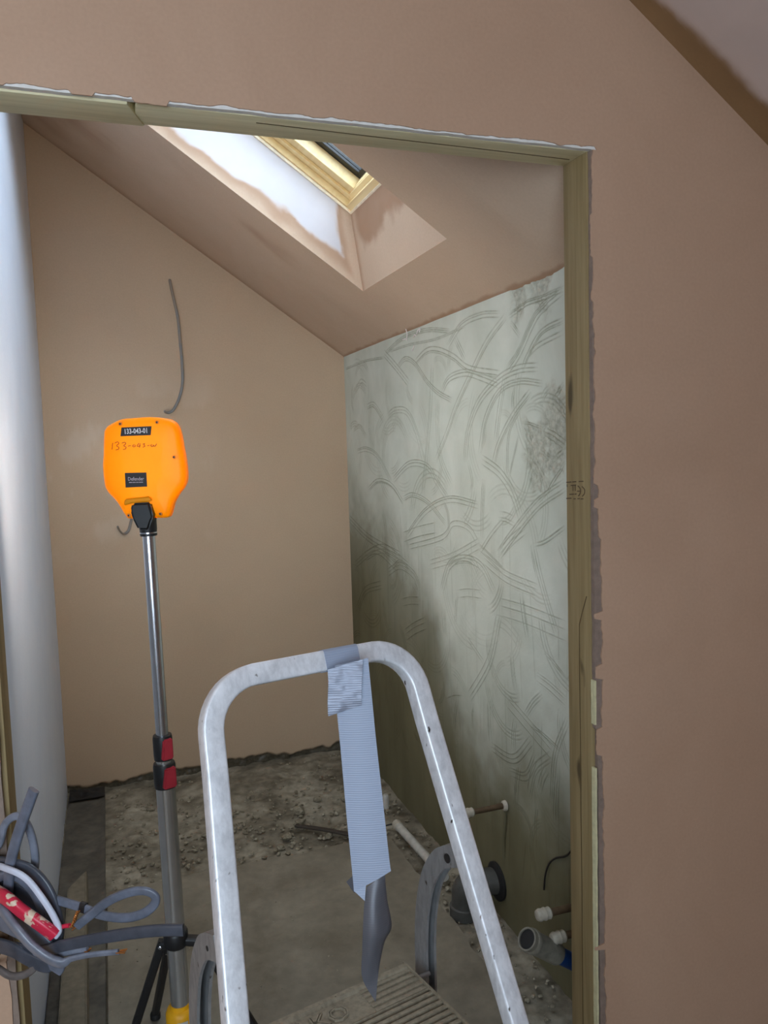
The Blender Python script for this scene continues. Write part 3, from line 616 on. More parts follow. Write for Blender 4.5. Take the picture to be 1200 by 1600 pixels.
# floor: rough concrete screed, a smoother slab, debris
def floor_mat(name, a, b, c, scale):
    t = NT(name); n = t.noise(scale, 6, .65, dist=.3); n2 = t.noise(scale * 5, 4, .6)
    col = t.ramp(n, [(.34, lin(a)), (.5, lin(b)), (.68, lin(c))])
    col = t.mix(.28, col, t.ramp(n2, [(.35, lin(a)), (.65, lin(c))]))
    t.col(col); rr = t.ramp(n, [(.35, (.35,) * 3), (.6, (.8,) * 3)]); t.rough(rr); t.bump(n2, .4, .003); t.spec(.3); return t.m
M_rub = floor_mat('rough_concrete', (64, 58, 46), (124, 117, 102), (182, 175, 158), 4.2)
M_slab = floor_mat('smooth_concrete', (108, 101, 87), (128, 121, 107), (146, 138, 122), 5)
M_dustfl = floor_mat('near_floor', (90, 80, 66), (116, 104, 88), (138, 126, 108), 4)
def build_floor():
    xs = np.arange(XL - .03, XW + .03, .009); ys = np.arange(YF - .02, YB + .04, .009); X, Y = np.meshgrid(xs, ys, indexing='ij')
    roughr = np.maximum(sstep(2.82, 2.95, Y), sstep(.97, 1.0, X))
    Z = -.026 + roughr * (.030 * (fbm(X, Y, 9, 101) - .25) + .012 * (fbm(X, Y, 34, 102) - .5)) + .012 * sstep(3.1, 3.75, Y)
    o = mesh_obj('floor', np.stack([X, Y, Z], -1).reshape(-1, 3), grid_faces(*X.shape), M_rub, None, True)
    struct(o, 'rough dusty concrete floor strewn with plaster debris')
    # smoother slab with chipped far and right edges
    n = 90; V = []; F = []
    def edge_far(x): return 2.885 + .02 * n1(x, 12, 104) + .012 * n1(x, 50, 105)
    def right_x(y): return .985 + .02 * n1(y, 8, 106) + .012 * n1(y, 40, 107) + .05 * max(0, 2.2 - y) * 0
    xs = np.linspace(0, 1, n); ys = np.linspace(0, 1, 60)
    for i in range(n):
        for j in range(60):
            y = YF + .0 + (edge_far(xs[i]) - YF) * ys[j]; x = -.078 + (right_x(y) + .078) * xs[i]
            V.append((x, y, -.003 + .004 * (float(fbm(np.array(x), np.array(y), 6, 108)) - .5)))
    top = grid_faces(n, 60).tolist(); b = len(V)
    ring = [i * 60 for i in range(n)] + [(n - 1) * 60 + j for j in range(1, 60)] + [i * 60 + 59 for i in range(n - 2, -1, -1)] + [j for j in range(58, 0, -1)]
    for k in ring: V.append((V[k][0], V[k][1], -.04))
    for k in range(len(ring)):
        k2 = (k + 1) % len(ring); top.append([ring[k], ring[k2], b + k2, b + k])
    s = mesh_obj('floor_slab', V, top, M_slab, o, True, None, 40)
build_floor()
struct(box('floor_near', (ROOM_L - .1, ROOM_B - .1, -.06), (ROOM_R + .1, YF, 0), M_dustfl), 'dusty floor of the near room')

# ------------------------------------------------------------------ things
M_alu = None
def alu_mat(name, c, rough=.42, metal=.55, dirt=.25):
    t = NT(name); c = lin(c)
    n = t.noise(22, 6, .7, dist=.5); n2 = t.noise(120, 3, .6, (1, 1, .3))
    col = t.ramp(n, [(.3, tuple(v * .72 for v in c)), (.62, c)])
    col = t.mix(dirt, col, t.ramp(n2, [(.35, tuple(v * .55 for v in c)), (.6, tuple(min(1, v * 1.1) for v in c))]))
    sp = t.n('ShaderNodeMapRange'); t.l(t.noise(75, 2, .5, (1, 1, .6)), sp.inputs[0]); sp.inputs[1].default_value = .70; sp.inputs[2].default_value = .76
    col = t.mix(sp.outputs[0], col, lin((64, 56, 48)))
    t.col(col); t.rough(rough); t.metal(metal); t.bump(n2, .08, .001); return t.m
M_alu = alu_mat('scuffed_aluminium', (238, 241, 247), .44, .3)
M_alud = alu_mat('dull_aluminium', (150, 150, 150), .5, .45, .35)
M_plat = alu_mat('dirty_platform', (150, 140, 120), .6, .25, .5)
M_bolt = plain('dark_bolt', (46, 42, 40), .5, .4)
M_rubber = plain('black_rubber', (26, 26, 27), .6)

# --- step ladder
LO = np.array((0.2804, 1.1482, 1.224)); LTH = .224; LL = math.radians(20)
LA = np.array([math.cos(LTH), math.sin(LTH), 0]); LN = np.array([-math.sin(LTH), math.cos(LTH), 0]); LZ = np.array([0, 0, 1.0])
LDN = -LZ * math.cos(LL) - LN * math.sin(LL)
def LP(a, n, z): return np.array([LO[0], LO[1], 0]) + LA * a + LN * n + LZ * z       # across, away from the climber, height
def stile_n(z): return -(LO[2] - z) * math.tan(LL)
def stile_hw(z): return .166 + .085 * (LO[2] - z) / math.cos(LL)
lad = empty('step_ladder', tuple(LP(0, -.22, 0)))
tag(lad, 'scuffed aluminium step ladder with a bent tube handrail standing in the doorway', 'ladder')
def hoop_path():
    R = .075; pts = []
    tb = LO[2] / math.cos(LL) - .012
    for t in np.linspace(tb, .12, 14): pts.append((-(.166 + .085 * t), t))
    # round the corner: centre at (x0 + R, R)
    x0 = .166 + .085 * .085
    for a in np.linspace(178, 92, 11):
        pts.append((-x0 + R + R * math.cos(math.radians(a)), R - R * math.sin(math.radians(a))))
    L = pts + [(-p[0], p[1]) for p in pts[::-1]]
    return [LO + LA * a + LDN * t for (a, t) in L]
V_, F_ = sweep(hoop_path(), rrect(.028, .031, .0042), side=tuple(-LN), fixed=tuple(np.cross(LA, LDN)))
mesh_obj('handrail_stiles', V_, F_, M_alu, lad, True, None, 35)
ZP = .67
def plat():
    hw = .158; n0 = stile_n(ZP) - .05; n1_ = .0225; N = 15; V = []; F = []
    prof = []
    for i in range(N):                      # ribbed tread, ribs run across
        a = n0 + .012 + (n1_ - .075 - n0 - .012) * i / N; w = (n1_ - .075 - n0 - .012) / N
        prof += [(a, 0), (a + w * .5, 0), (a + w * .6, -.004), (a + w * .95, -.004)]
    prof += [(n1_ - .074, 0), (n1_ - .070, -.002), (n1_ - .016, -.002), (n1_ - .013, .003), (n1_ - .004, .003), (n1_, -.004), (n1_, -.034), (n0, -.034), (n0, -.003), (n0 + .006, 0)]
    k = len(prof)
    for sgn in (-1, 1):
        for (n, z) in prof: V.append(LP(sgn * hw, n, ZP + z))
    for j in range(k): F.append([j, (j + 1) % k, k + (j + 1) % k, k + j])
    F += [list(range(k))[::-1], [k + j for j in range(k)]]
    w = (n1_ - .075 - n0 - .012) / N; a0 = n1_ - .072
    while a0 + w * .5 < n1_ - .014:                # the ribs run on to the far edge beside the lettering
        b = len(V)
        for z in (-.003, .0): 
            for (aa, nn) in ((.062, a0), (hw, a0), (hw, a0 + w * .5), (.062, a0 + w * .5)): V.append(LP(aa, nn, ZP + z))
        F += [[b + i for i in f] for f in ([3, 2, 1, 0], [4, 5, 6, 7], [0, 1, 5, 4], [1, 2, 6, 5], [2, 3, 7, 6], [3, 0, 4, 7])]; a0 += w
    p = mesh_obj('platform', V, F, M_plat, lad)
    for sgn in (-1, 1):
        vs = []
        for (a, n, z) in ((.158, n0, -.036), (.1605, n0, -.036), (.1605, n1_, -.036), (.158, n1_, -.036), (.158, n0, .004), (.1605, n0, .004), (.1605, n1_, .004), (.158, n1_, .004)): vs.append(LP(sgn * a, n, ZP + z))
        mesh_obj('side_flange', vs, [[3, 2, 1, 0], [4, 5, 6, 7], [0, 1, 5, 4], [1, 2, 6, 5], [2, 3, 7, 6], [3, 0, 4, 7]], M_plat, p)
    tv, tf = text_mesh('KO', .044)
    # raised outline lettering pressed into the tread
    ed = {}
    for f in tf:
        for i in range(len(f)):
            e = tuple(sorted((f[i], f[(i + 1) % len(f)]))); ed[e] = ed.get(e, 0) + 1
    V = []; F = []
    for (a, b), c in ed.items():
        if c > 1: continue
        pa, pb = tv[a], tv[b]; d = pb - pa; ln = np.linalg.norm(d[:2])
        if ln < 1e-6: continue
        nn = np.array([-d[1], d[0], 0]) / ln * .0014
        q = len(V)
        for P in (pa - nn, pa + nn, pb + nn, pb - nn):
            V.append(LP(P[0] - .005, n1_ - .043 + P[1], ZP - .0025))
        for P in (pa - nn, pa + nn, pb + nn, pb - nn): V.append(LP(P[0] - .005, n1_ - .043 + P[1], ZP + .0012))
        F += [[q + 4, q + 5, q + 6, q + 7], [q, q + 1, q + 5, q + 4], [q + 1, q + 2, q + 6, q + 5], [q + 2, q + 3, q + 7, q + 6], [q + 3, q, q + 4, q + 7]]
    mesh_obj('embossed_lettering', V, F, M_plat, p)
plat()
for zs in (.225, .45):                      # lower treads, below the frame
    hw = stile_hw(zs) - .017; n0 = stile_n(zs)
    bm = bmesh.new()
    vs = [bm.verts.new(LP(a, n0 + n, zs + z)) for z in (-.025, 0) for (a, n) in ((-hw, -.04), (hw, -.04), (hw, .045), (-hw, .045))]
    for f in ([3, 2, 1, 0], [4, 5, 6, 7], [0, 1, 5, 4], [1, 2, 6, 5], [2, 3, 7, 6], [3, 0, 4, 7]): bm.faces.new([vs[i] for i in f])
    bmesh.ops.bevel(bm, geom=bm.edges[:], offset=.003, segments=2, affect='EDGES'); bm_obj('tread', bm, M_plat, lad, True, 40)
LEG = [(-.104, .905), (-.084, .897), (-.062, .886), (-.040, .868), (-.012, .825), (.006, .765), (.013, .70), (.014, .62), (.022, .3), (.03, .012)]
for sgn in (-1, 1):
    a = .199
    pth = catmull([LP(sgn * a, n, z) for (n, z) in LEG], 8)
    # folded channel, open towards the climber
    w, h, t = .021, .034, .0045
    U = [(-w / 2, -h / 2), (w / 2, -h / 2), (w / 2, h / 2), (w / 2 - t, h / 2), (w / 2 - t, -h / 2 + t), (-w / 2 + t, -h / 2 + t), (-w / 2 + t, h / 2), (-w / 2, h / 2)]
    V_, F_ = sweep(pth, U, fixed=tuple(LA)); mesh_obj('rear_leg', V_, F_, M_alud, lad, True, None, 35)
    b = LP(sgn * .1865, -.072, .889); lathe('bolt', b, tuple(LA * sgn), [(.0075, 0), (.0075, .004), (.0035, .0045), (.0035, .024)], M_bolt, lad, 14)
    lathe('rivet', LP(sgn * .1610, -.006, ZP - .014), tuple(LA * sgn), [(.0085, 0), (.0085, .005), (.004, .007), (.004, .031)], M_alud, lad, 12)
    lathe('foot', LP(sgn * a, .03, .0), (0, 0, 1), [(.022, 0), (.022, .02), (.016, .03)], M_rubber, lad, 14)
    ft = LP(sgn * stile_hw(.0), stile_n(0), 0); lathe('foot', ft, (0, 0, 1), [(.026, 0), (.026, .02), (.021, .045)], M_rubber, lad, 14)
V_, F_ = sweep([LP(-.195, .024, .25), LP(.195, .024, .25)], rrect(.02, .02, .004)); mesh_obj('rear_rail', V_, F_, M_alud, lad, True, None, 35)

# --- duct tape on the handrail
def tape_mat(name, c, rough, metal, rib):
    t = NT(name); c = lin(c); w = t.n('ShaderNodeTexWave', wave_type='BANDS', bands_direction='Z'); w.inputs['Scale'].default_value = 95; w.inputs['Distortion'].default_value = .3
    t.l(t.co.outputs['Object'], w.inputs['Vector'])
    t.col(t.ramp(w.outputs['Fac'], [(0, tuple(v * .93 for v in c)), (1, c)])); t.rough(rough); t.metal(metal); t.bump(w.outputs['Fac'], rib, .0006); return t.m
M_tape = tape_mat('duct_tape_face', (154, 165, 186), .5, .0, .35)
M_tapeb = tape_mat('duct_tape_adhesive', (92, 92, 98), .42, .2, .1)
M_tapes = tape_mat('duct_tape_silver', (140, 146, 162), .42, .2, .35)
tp = empty('duct_tape', (0.342, 1.0877, 1.0733)); tag(tp, 'torn length of grey duct tape hanging from the ladder handrail', 'tape')
def ribbon(name, L, R, mat, nseg=6, nw=8, thick=.0005, bulge=None, noise=0, seed=1):
    Lc, Rc = catmull(L, nseg), catmull(R, nseg); n = len(Lc); V = []; F = []
    for s_ in (0, 1):
        for i in range(n):
            for j in range(nw):
                u = j / (nw - 1); p = Lc[i] * (1 - u) + Rc[i] * u
                d = -np.array(CAM_F) * (bulge(i / (n - 1), u) if bulge else 0)
                if noise: d = d + -np.array(CAM_F) * noise * (float(fbm(np.array(p[0] + seed), np.array(p[2]), 60, 5 + seed)) - .5)
                V.append(p + d + np.array(CAM_F) * thick * s_)
    b = n * nw
    g = grid_faces(n, nw); F = g.tolist() + [[k + b for k in f[::-1]] for f in g.tolist()]
    for i in range(n - 1):
        for j in (0, nw - 1):
            k = i * nw + j; F.append([k, k + nw, k + nw + b, k + b])
    for j in range(nw - 1):
        for i in (0, n - 1):
            k = i * nw + j; F.append([k, k + 1, k + 1 + b, k + b])
    return mesh_obj(name, V, F, mat, tp, True, None, 60)
ribbon('hanging_strip', [(0.3054, 1.1194, 1.2244), (0.3038, 1.1113, 1.1637), (0.3055, 1.1022, 1.0933), (0.3073, 1.0918, 1.0091), (0.3102, 1.0821, 0.9246), (0.3111, 1.079, 0.8934)],
       [(0.3527, 1.1038, 1.2343), (0.3539, 1.0951, 1.1782), (0.3557, 1.0862, 1.1106), (0.3588, 1.0763, 1.0357), (0.363, 1.0653, 0.9417), (0.3645, 1.0629, 0.9219)], M_tape, bulge=lambda v, u: .003 * math.sin(math.pi * u))
ribbon('folded_tip', [(0.311, 1.0786, 0.8946), (0.3235, 1.0694, 0.8821)], [(0.3286, 1.0734, 0.9044), (0.3244, 1.069, 0.8811)], M_tape, nw=4)
ribbon('turned_edge', [(0.3144, 1.0872, 0.9141), (0.3046, 1.0958, 0.9008)], [(0.317, 1.0847, 0.897), (0.3153, 1.0904, 0.8832)], M_tapeb, nw=4)
ribbon('twisted_tail', [(0.3302, 1.0759, 0.8978), (0.3239, 1.0716, 0.8728), (0.3192, 1.0663, 0.8424), (0.3169, 1.0661, 0.8083), (0.3157, 1.0669, 0.7653), (0.3314, 1.0604, 0.7304)],
       [(0.357, 1.0704, 0.9166), (0.3596, 1.07, 0.8755), (0.3642, 1.0668, 0.8342), (0.3517, 1.065, 0.8133), (0.3408, 1.0632, 0.7741), (0.333, 1.0596, 0.7275)], M_tapeb, bulge=lambda v, u: .012 * math.sin(math.pi * u) * math.sin(math.pi * min(1, v * 1.1 + .05)))
ribbon('short_tab', [(0.2934, 1.1158, 1.221), (0.292, 1.1101, 1.1995), (0.2898, 1.1088, 1.1761), (0.2894, 1.1069, 1.1535)], [(0.3434, 1.0996, 1.2345), (0.3401, 1.0947, 1.2149), (0.3377, 1.0932, 1.1887), (0.3365, 1.0917, 1.1671)], M_tapes, nw=14, noise=.010)
def tape_wrap():
    c0 = (np.array((0.3275, 1.1326, 1.2331)) - LO) @ LA
    pth = [LO + LA * (c0 + d) for d in np.linspace(-.029, .029, 9)]
    V_, F_ = sweep(pth, rrect(.0305, .0335, .007), fixed=tuple(np.cross(LA, LDN)), scale=[1 + .03 * n1(i, 1.3, 7) for i in range(9)])
    mesh_obj('wrap', V_, F_, M_tape, tp, True, None, 35)
    f0 = [p - LN * .016 * 1 + LDN * (.010 + .003 * math.sin(k * 1.7)) for k, p in enumerate(pth)]
    V_, F_ = sweep(catmull(f0, 3), rrect(.004, .003, .001), fixed=tuple(LDN)); mesh_obj('fold', V_, F_, M_tapes, tp, True)
tape_wrap()

# --- site work light
M_org = None
def orange_mat():
    t = NT('orange_moulding'); f = t.noise(6, 3); t.col(t.ramp(f, [(.3, lin((250, 150, 0))), (.7, lin((254, 160, 0)))])); t.rough(.42)
    t.spec(.2)
    tr = t.n('ShaderNodeBsdfTranslucent'); tr.inputs[0].default_value = (1.0, .33, .0, 1); mx = t.n('ShaderNodeMixShader'); mx.inputs[0].default_value = .01
    t.l(t.b.outputs[0], mx.inputs[1]); t.l(tr.outputs[0], mx.inputs[2]); t.l(mx.outputs[0], t.out.inputs['Surface']); return t.m
M_org = orange_mat()
M_blk = plain('black_plastic', (30, 29, 30), .45)
M_chrome = plain('polished_steel_tube', (206, 208, 214), .22, .95, .05)
M_steel2 = plain('brushed_steel_tube', (196, 194, 190), .24, .8, .06)
M_red = plain('red_lever', (176, 48, 60), .45)
M_yel = plain('yellow_base', (232, 166, 12), .5)
M_lab = plain('black_label', (26, 18, 18), .5)
M_labw = plain('white_print', (236, 226, 226), .6)
M_labg = plain('grey_print', (176, 160, 166), .6)
M_pen = plain('brown_marker_ink', (110, 40, 6), .7)
M_paper = plain('pale_sticker', (186, 184, 178), .6)
T0 = np.array((0.0893, 1.9712, 1.3568)); B0 = np.array((0.103, 1.9664, 0.1067)); PAX = (B0 - T0) / np.linalg.norm(B0 - T0)
BF = T0 + PAX * (T0[2] / -PAX[2])           # where the mast meets the floor
wlt = empty('work_light', tuple(BF)); tag(wlt, 'tall work light with an orange head on a telescopic steel mast', 'work light')
HN = np.array([-CAM_F[0], -CAM_F[1], 0]); HN /= np.linalg.norm(HN)        # the back of the head faces the doorway
OUT = np.array([(0.0044, 2.0008, 1.6019), (0.0109, 1.9985, 1.6111), (0.0252, 1.9936, 1.6199), (0.0452, 1.9866, 1.6276), (0.0749, 1.9762, 1.6296), (0.1082, 1.9646, 1.6307), (0.1356, 1.955, 1.6277), (0.1549, 1.9483, 1.6219), (0.1663, 1.9444, 1.6112), (0.1732, 1.9419, 1.5924), (0.1766, 1.9407, 1.5632), (0.1809, 1.9393, 1.5297), (0.1825, 1.9387, 1.5005), (0.1815, 1.9391, 1.4795), (0.1747, 1.9414, 1.463), (0.162, 1.9459, 1.4466), (0.1511, 1.9496, 1.4281), (0.1465, 1.9513, 1.4134), (0.1417, 1.9529, 1.3988), (0.1354, 1.9551, 1.3917), (0.1116, 1.9634, 1.391), (0.0521, 1.9842, 1.3913), (0.0424, 1.9876, 1.3968), (0.0333, 1.9907, 1.4129), (0.0245, 1.9938, 1.4301), (0.0153, 1.997, 1.4429), (0.0059, 2.0003, 1.4538), (-0.0012, 2.0027, 1.4686), (-0.0031, 2.0034, 1.4855), (-0.0043, 2.0038, 1.517), (-0.0009, 2.0027, 1.5482), (0.0012, 2.0019, 1.5731)])
OUT = catmull(np.vstack([OUT, OUT[:1]]), 4)[:-1]
HC = OUT.mean(0)
def shell(levels, name, mat, parent, close_first=True, close_last=True, ang=45):
    V = []; F = []; k = len(OUT)
    for (ins, dep) in levels:
        for p in OUT:
            d = p - HC; ln = np.linalg.norm(d); V.append(p - d / ln * ins + HN * dep)
    for i in range(len(levels) - 1):
        for j in range(k):
            j2 = (j + 1) % k; F.append([i * k + j, i * k + j2, (i + 1) * k + j2, (i + 1) * k + j])
    if close_first: F.append(list(range(k)))
    if close_last: F.append([(len(levels) - 1) * k + j for j in range(k)][::-1])
    return mesh_obj(name, V, F, mat, parent, True, None, ang)
head = shell([(.008, -.020), (.002, -.020), (0, -.017), (0, .0), (.0025, .007), (.008, .0115), (.016, .0135), (.030, .0155), (.055, .0165)], 'lamp_head', M_org, wlt, False, True)
ORG[head.name] = ORG[wlt.name]
emis = bpy.data.materials.new('led_diffuser'); emis.use_nodes = True
_e = emis.node_tree.nodes['Principled BSDF']; _e.inputs['Base Color'].default_value = (.9, .9, .88, 1); _e.inputs['Emission Color'].default_value = (1.0, .86, .70, 1); _e.inputs['Emission Strength'].default_value = LAMP
shell([(.012, -.016), (.012, -.021), (.014, -.0225)], 'led_diffuser', emis, head, True, True)
HX = np.array(CAM_R) * [1, 1, 0]; HX /= np.linalg.norm(HX); HZ = np.array([0, 0, 1.0])
def on_head(p, lift=.0): return np.array(p) + HN * (.0166 + lift)
def hpatch(name, c4, mat, parent, th=.0008):
    V = [on_head(p, t) for t in (-.0005, th) for p in c4]
    return mesh_obj(name, V, [[3, 2, 1, 0], [4, 5, 6, 7], [0, 1, 5, 4], [1, 2, 6, 5], [2, 3, 7, 6], [3, 0, 4, 7]], mat, parent)
def hframe(c4):
    c4 = np.array(c4); c = c4.mean(0); xd = c4[1] - c4[0]; yd = c4[0] - c4[3]; return c, xd / np.linalg.norm(xd), yd / np.linalg.norm(yd), np.linalg.norm(xd)
c4 = [(0.0474, 1.9858, 1.6079), (0.1139, 1.9626, 1.6087), (0.1109, 1.9637, 1.588), (0.0441, 1.987, 1.5874)]
l1 = hpatch('number_label', c4, M_lab, head); ORG[l1.name] = ORG[wlt.name]; c, xd, yd, w = hframe(c4)
put_text('lettering', '133-043-01', .0165, on_head(c, .0009), xd, yd, M_labw, l1, .0003, 0.74, .00035)
c4 = [(0.049, 1.9853, 1.5013), (0.0968, 1.9686, 1.5008), (0.0968, 1.9686, 1.4673), (0.0487, 1.9854, 1.4667)]
l2 = hpatch('maker_label', c4, M_lab, head); ORG[l2.name] = ORG[wlt.name]; c, xd, yd, w = hframe(c4)
put_text('lettering', 'Defender', .0118, on_head(c + yd * .0022, .0009), xd, yd, M_labg, l2, .0003, .84, .00022)
for k_, (xa, xb) in enumerate(((-.0165, -.009), (-.008, -.001), (0, .006), (.007, .0165))):
    hh = [c + xd * xa - yd * .0046, c + xd * xb - yd * .0046, c + xd * xb - yd * .0066, c + xd * xa - yd * .0066]
    mesh_obj('small_print', [on_head(p, .0012) for p in hh], [[3, 2, 1, 0]], M_labg, l2)
HAND = [[(0.0261, 1.9932, 1.5726), (0.0248, 1.9937, 1.5666), (0.0235, 1.9941, 1.5568)], [(0.0303, 1.9918, 1.5717), (0.037, 1.9895, 1.5745), (0.0396, 1.9885, 1.5706), (0.0343, 1.9904, 1.5655), (0.0391, 1.9887, 1.5616), (0.0374, 1.9893, 1.5571), (0.0316, 1.9913, 1.5557)],
        [(0.0461, 1.9863, 1.5712), (0.0526, 1.984, 1.5732), (0.0546, 1.9833, 1.5694), (0.05, 1.9849, 1.565), (0.0549, 1.9832, 1.5618), (0.0532, 1.9838, 1.5573), (0.0481, 1.9856, 1.5564)], [(0.0593, 1.9817, 1.5636), (0.0658, 1.9794, 1.5649)],
        [(0.0738, 1.9766, 1.5668), (0.0701, 1.9779, 1.5651), (0.0707, 1.9777, 1.562), (0.075, 1.9762, 1.5625), (0.0752, 1.9761, 1.5661)], [(0.084, 1.9731, 1.5699), (0.0793, 1.9747, 1.563), (0.0872, 1.9719, 1.5636)], [(0.0868, 1.9721, 1.5694), (0.0844, 1.9729, 1.5592)],
        [(0.0917, 1.9704, 1.5671), (0.0968, 1.9686, 1.5685), (0.0945, 1.9694, 1.5651), (0.0972, 1.9684, 1.5627), (0.092, 1.9702, 1.5598)], [(0.1023, 1.9667, 1.5631), (0.1073, 1.9649, 1.5642)], [(0.1124, 1.9631, 1.5658), (0.1099, 1.964, 1.5638), (0.1122, 1.9632, 1.5607), (0.1158, 1.9619, 1.5627), (0.1146, 1.9624, 1.5655)], [(0.1166, 1.9617, 1.5628), (0.1194, 1.9607, 1.5617), (0.1233, 1.9594, 1.5673)]]
for hs in HAND:
    V_, F_ = sweep(catmull([on_head(p, .0004) for p in hs], 4), [(.00075, .0003), (-.00075, .0003), (-.00075, -.0003), (.00075, -.0003)], fixed=tuple(np.cross(HN, (.3, .3, 1)))); mesh_obj('handwritten_stroke', V_, F_, M_pen, head)
M_boss = plain('orange_boss', (244, 140, 30), .5)
for q in [(0.043, 1.9874, 1.6191), (0.1264, 1.9583, 1.6202), (0.1615, 1.946, 1.5359), (0.0501, 1.9849, 1.3973), (0.1229, 1.9595, 1.3988)]:
    d = np.array(q); d = d + (HC - d) / np.linalg.norm(HC - d) * .003
    b = lathe('screw_boss', d + HN * .008, tuple(HN), [(.0050, 0), (.0046, .0062), (.0040, .0066)], M_boss, head, 16); ORG[b.name] = ORG[wlt.name]
    lathe('screw', d + HN * .0146, tuple(HN), [(.0022, 0), (.0022, .0008), (.0015, .0010)], M_lab, b, 12)
# socket recess, swivel block, collar
def prism(name, pts, d0, d1, mat, parent, bev=.003):
    bm = bmesh.new(); A = [bm.verts.new(np.array(p) + HN * d0) for p in pts]; B = [bm.verts.new(np.array(p) + HN * d1) for p in pts]; n = len(pts)
    bm.faces.new(A); bm.faces.new(B[::-1])
    for i in range(n): bm.faces.new([A[i], A[(i + 1) % n], B[(i + 1) % n], B[i]])
    bmesh.ops.recalc_face_normals(bm, faces=bm.faces[:]); bmesh.ops.bevel(bm, geom=bm.edges[:], offset=bev, segments=3, affect='EDGES', clamp_overlap=True)
    return bm_obj(name, bm, mat, parent, True, 50)
prism('socket_lip', [(0.0461, 1.9863, 1.4411), (0.1026, 1.9666, 1.4454), (0.1093, 1.9642, 1.436), (0.104, 1.9661, 1.4309), (0.0657, 1.9794, 1.429), (0.0423, 1.9876, 1.4229)], .014, .024, M_org, head, .0035)
prism('swivel', [(0.065, 1.9797, 1.4298), (0.104, 1.9661, 1.4309), (0.1115, 1.9634, 1.3961), (0.1067, 1.9651, 1.3871), (0.0984, 1.968, 1.3658), (0.0753, 1.9761, 1.3665), (0.0638, 1.9801, 1.3946), (0.0605, 1.9813, 1.4131)], -.012, .034, M_blk, wlt, .006)
lathe('swivel_sleeve', T0 + PAX * -.034, tuple(PAX), [(.0205, -.004), (.0205, .026), (.0198, .032)], M_blk, wlt, 28)
lathe('collar_ring', T0 + PAX * -.0015, tuple(PAX), [(.0200, 0), (.0200, .003)], M_chrome, wlt, 28)
lathe('collar', T0 + PAX * .0016, tuple(PAX), [(.0198, 0), (.0202, .002), (.0198, .006)], M_blk, wlt, 28)
def along(py): return np.array((0.103, 1.9664, 0.1067)) * 0 + T0 + PAX * ((py - 832) / 768.0) * np.linalg.norm(B0 - T0)
def seg(name, p0, p1, r0, r1, mat): 
    a, b = along(p0), along(p1); L = np.linalg.norm(b - a); return lathe(name, a, tuple(b - a), [(r0, 0), (r1, L)], mat, wlt, 28)
seg('upper_mast', 836, 1150, .0150, .0150, M_chrome)
seg('middle_mast', 1150, 1195, .0185, .0185, M_steel2)
seg('lower_mast', 1190, 1575, .0235, .0235, M_steel2)
def clamp(p0, p1, r, nm='clamp'):
    a, b = along(p0), along(p1); L = np.linalg.norm(b - a)
    c = lathe(nm, a, tuple(b - a), [(r * .94, 0), (r, L * .12), (r, L * .8), (r * .96, L)], M_blk, wlt, 26); ORG[c.name] = ORG[wlt.name]
    side = HX * .62 + HN * .78; up = (a - b) / L; ctr = (a + b) / 2; t_ = np.cross(up, side)
    bm = bmesh.new(); w = r * .62; h = L * .42; d0, d1 = r * .7, r * 1.22; vs = []
    for dd in (d0, d1):
        for (x, y) in ((-w, -h), (w, -h), (w, h), (-w * .6, h)): vs.append(bm.verts.new(ctr + t_ * x + up * y + side * dd))
    for f in ([3, 2, 1, 0], [4, 5, 6, 7], [0, 1, 5, 4], [1, 2, 6, 5], [2, 3, 7, 6], [3, 0, 4, 7]): bm.faces.new([vs[i] for i in f])
    bmesh.ops.bevel(bm, geom=bm.edges[:], offset=.003, segments=2, affect='EDGES'); bm_obj('clamp_lever', bm, M_red, c, True, 40)
clamp(1138, 1175, .0235); clamp(1181, 1218, .0270)
a_ = along(1566); lathe('base_drum', a_, tuple(PAX), [(.0250, -.004), (.0262, .006), (.0330, .010), (.0372, .020), (.0380, .10), (.0380, max(.11, (a_[2] - .004) / -PAX[2]))], M_yel, wlt, 32)
def patch_on(name, ctr, w, h, mat, r):
    V = []; F = []
    for i in range(7):
        for z in (-h / 2, h / 2):
            a = (i / 6 - .5) * w / r + .35; V.append(ctr + (HN * math.cos(a) + HX * math.sin(a)) * (r + .0006) + HZ * z)
    for i in range(6): F.append([2 * i, 2 * i + 2, 2 * i + 3, 2 * i + 1])
    return mesh_obj(name, V, F, mat, wlt)
patch_on('base_sticker', along(1598), .026, .055, M_paper, .0378)
lathe('tripod_hub', along(1447), tuple(PAX), [(.0280, 0), (.0300, .004), (.0300, .032), (.0270, .038)], M_blk, wlt, 28)
for k, (kn, ft) in enumerate((((0.065, 1.9797, 0.3192), (-0.0393, 2.016, 0.0462)), ((0.1607, 1.9463, 0.326), (0.3147, 1.8926, 0.0513)), ((0.0809, 2.0112, 0.2821), (0.0451, 2.1638, 0.0)))):
    kn = np.array(kn); ft = np.array(ft); ft[2] = .012
    V_, F_ = sweep([along(1462), kn], rrect(.020, .026, .005)); mesh_obj('knuckle', V_, F_, M_blk, wlt, True, None, 35)
    V_, F_ = sweep([kn + (kn - ft) / np.linalg.norm(kn - ft) * .012, ft], rrect(.020, .017, .004)); lg = mesh_obj('leg', V_, F_, M_blk, wlt, True, None, 35); ORG[lg.name] = ORG[wlt.name]
    lathe('rubber_foot', (ft[0], ft[1], .0), (0, 0, 1), [(.014, 0), (.014, .012), (.010, .02)], M_rubber, lg, 14)
    lathe('pivot_bolt', kn + HN * .010, tuple(HN), [(.0045, 0), (.0045, .004), (.003, .005)], M_chrome, lg, 12)

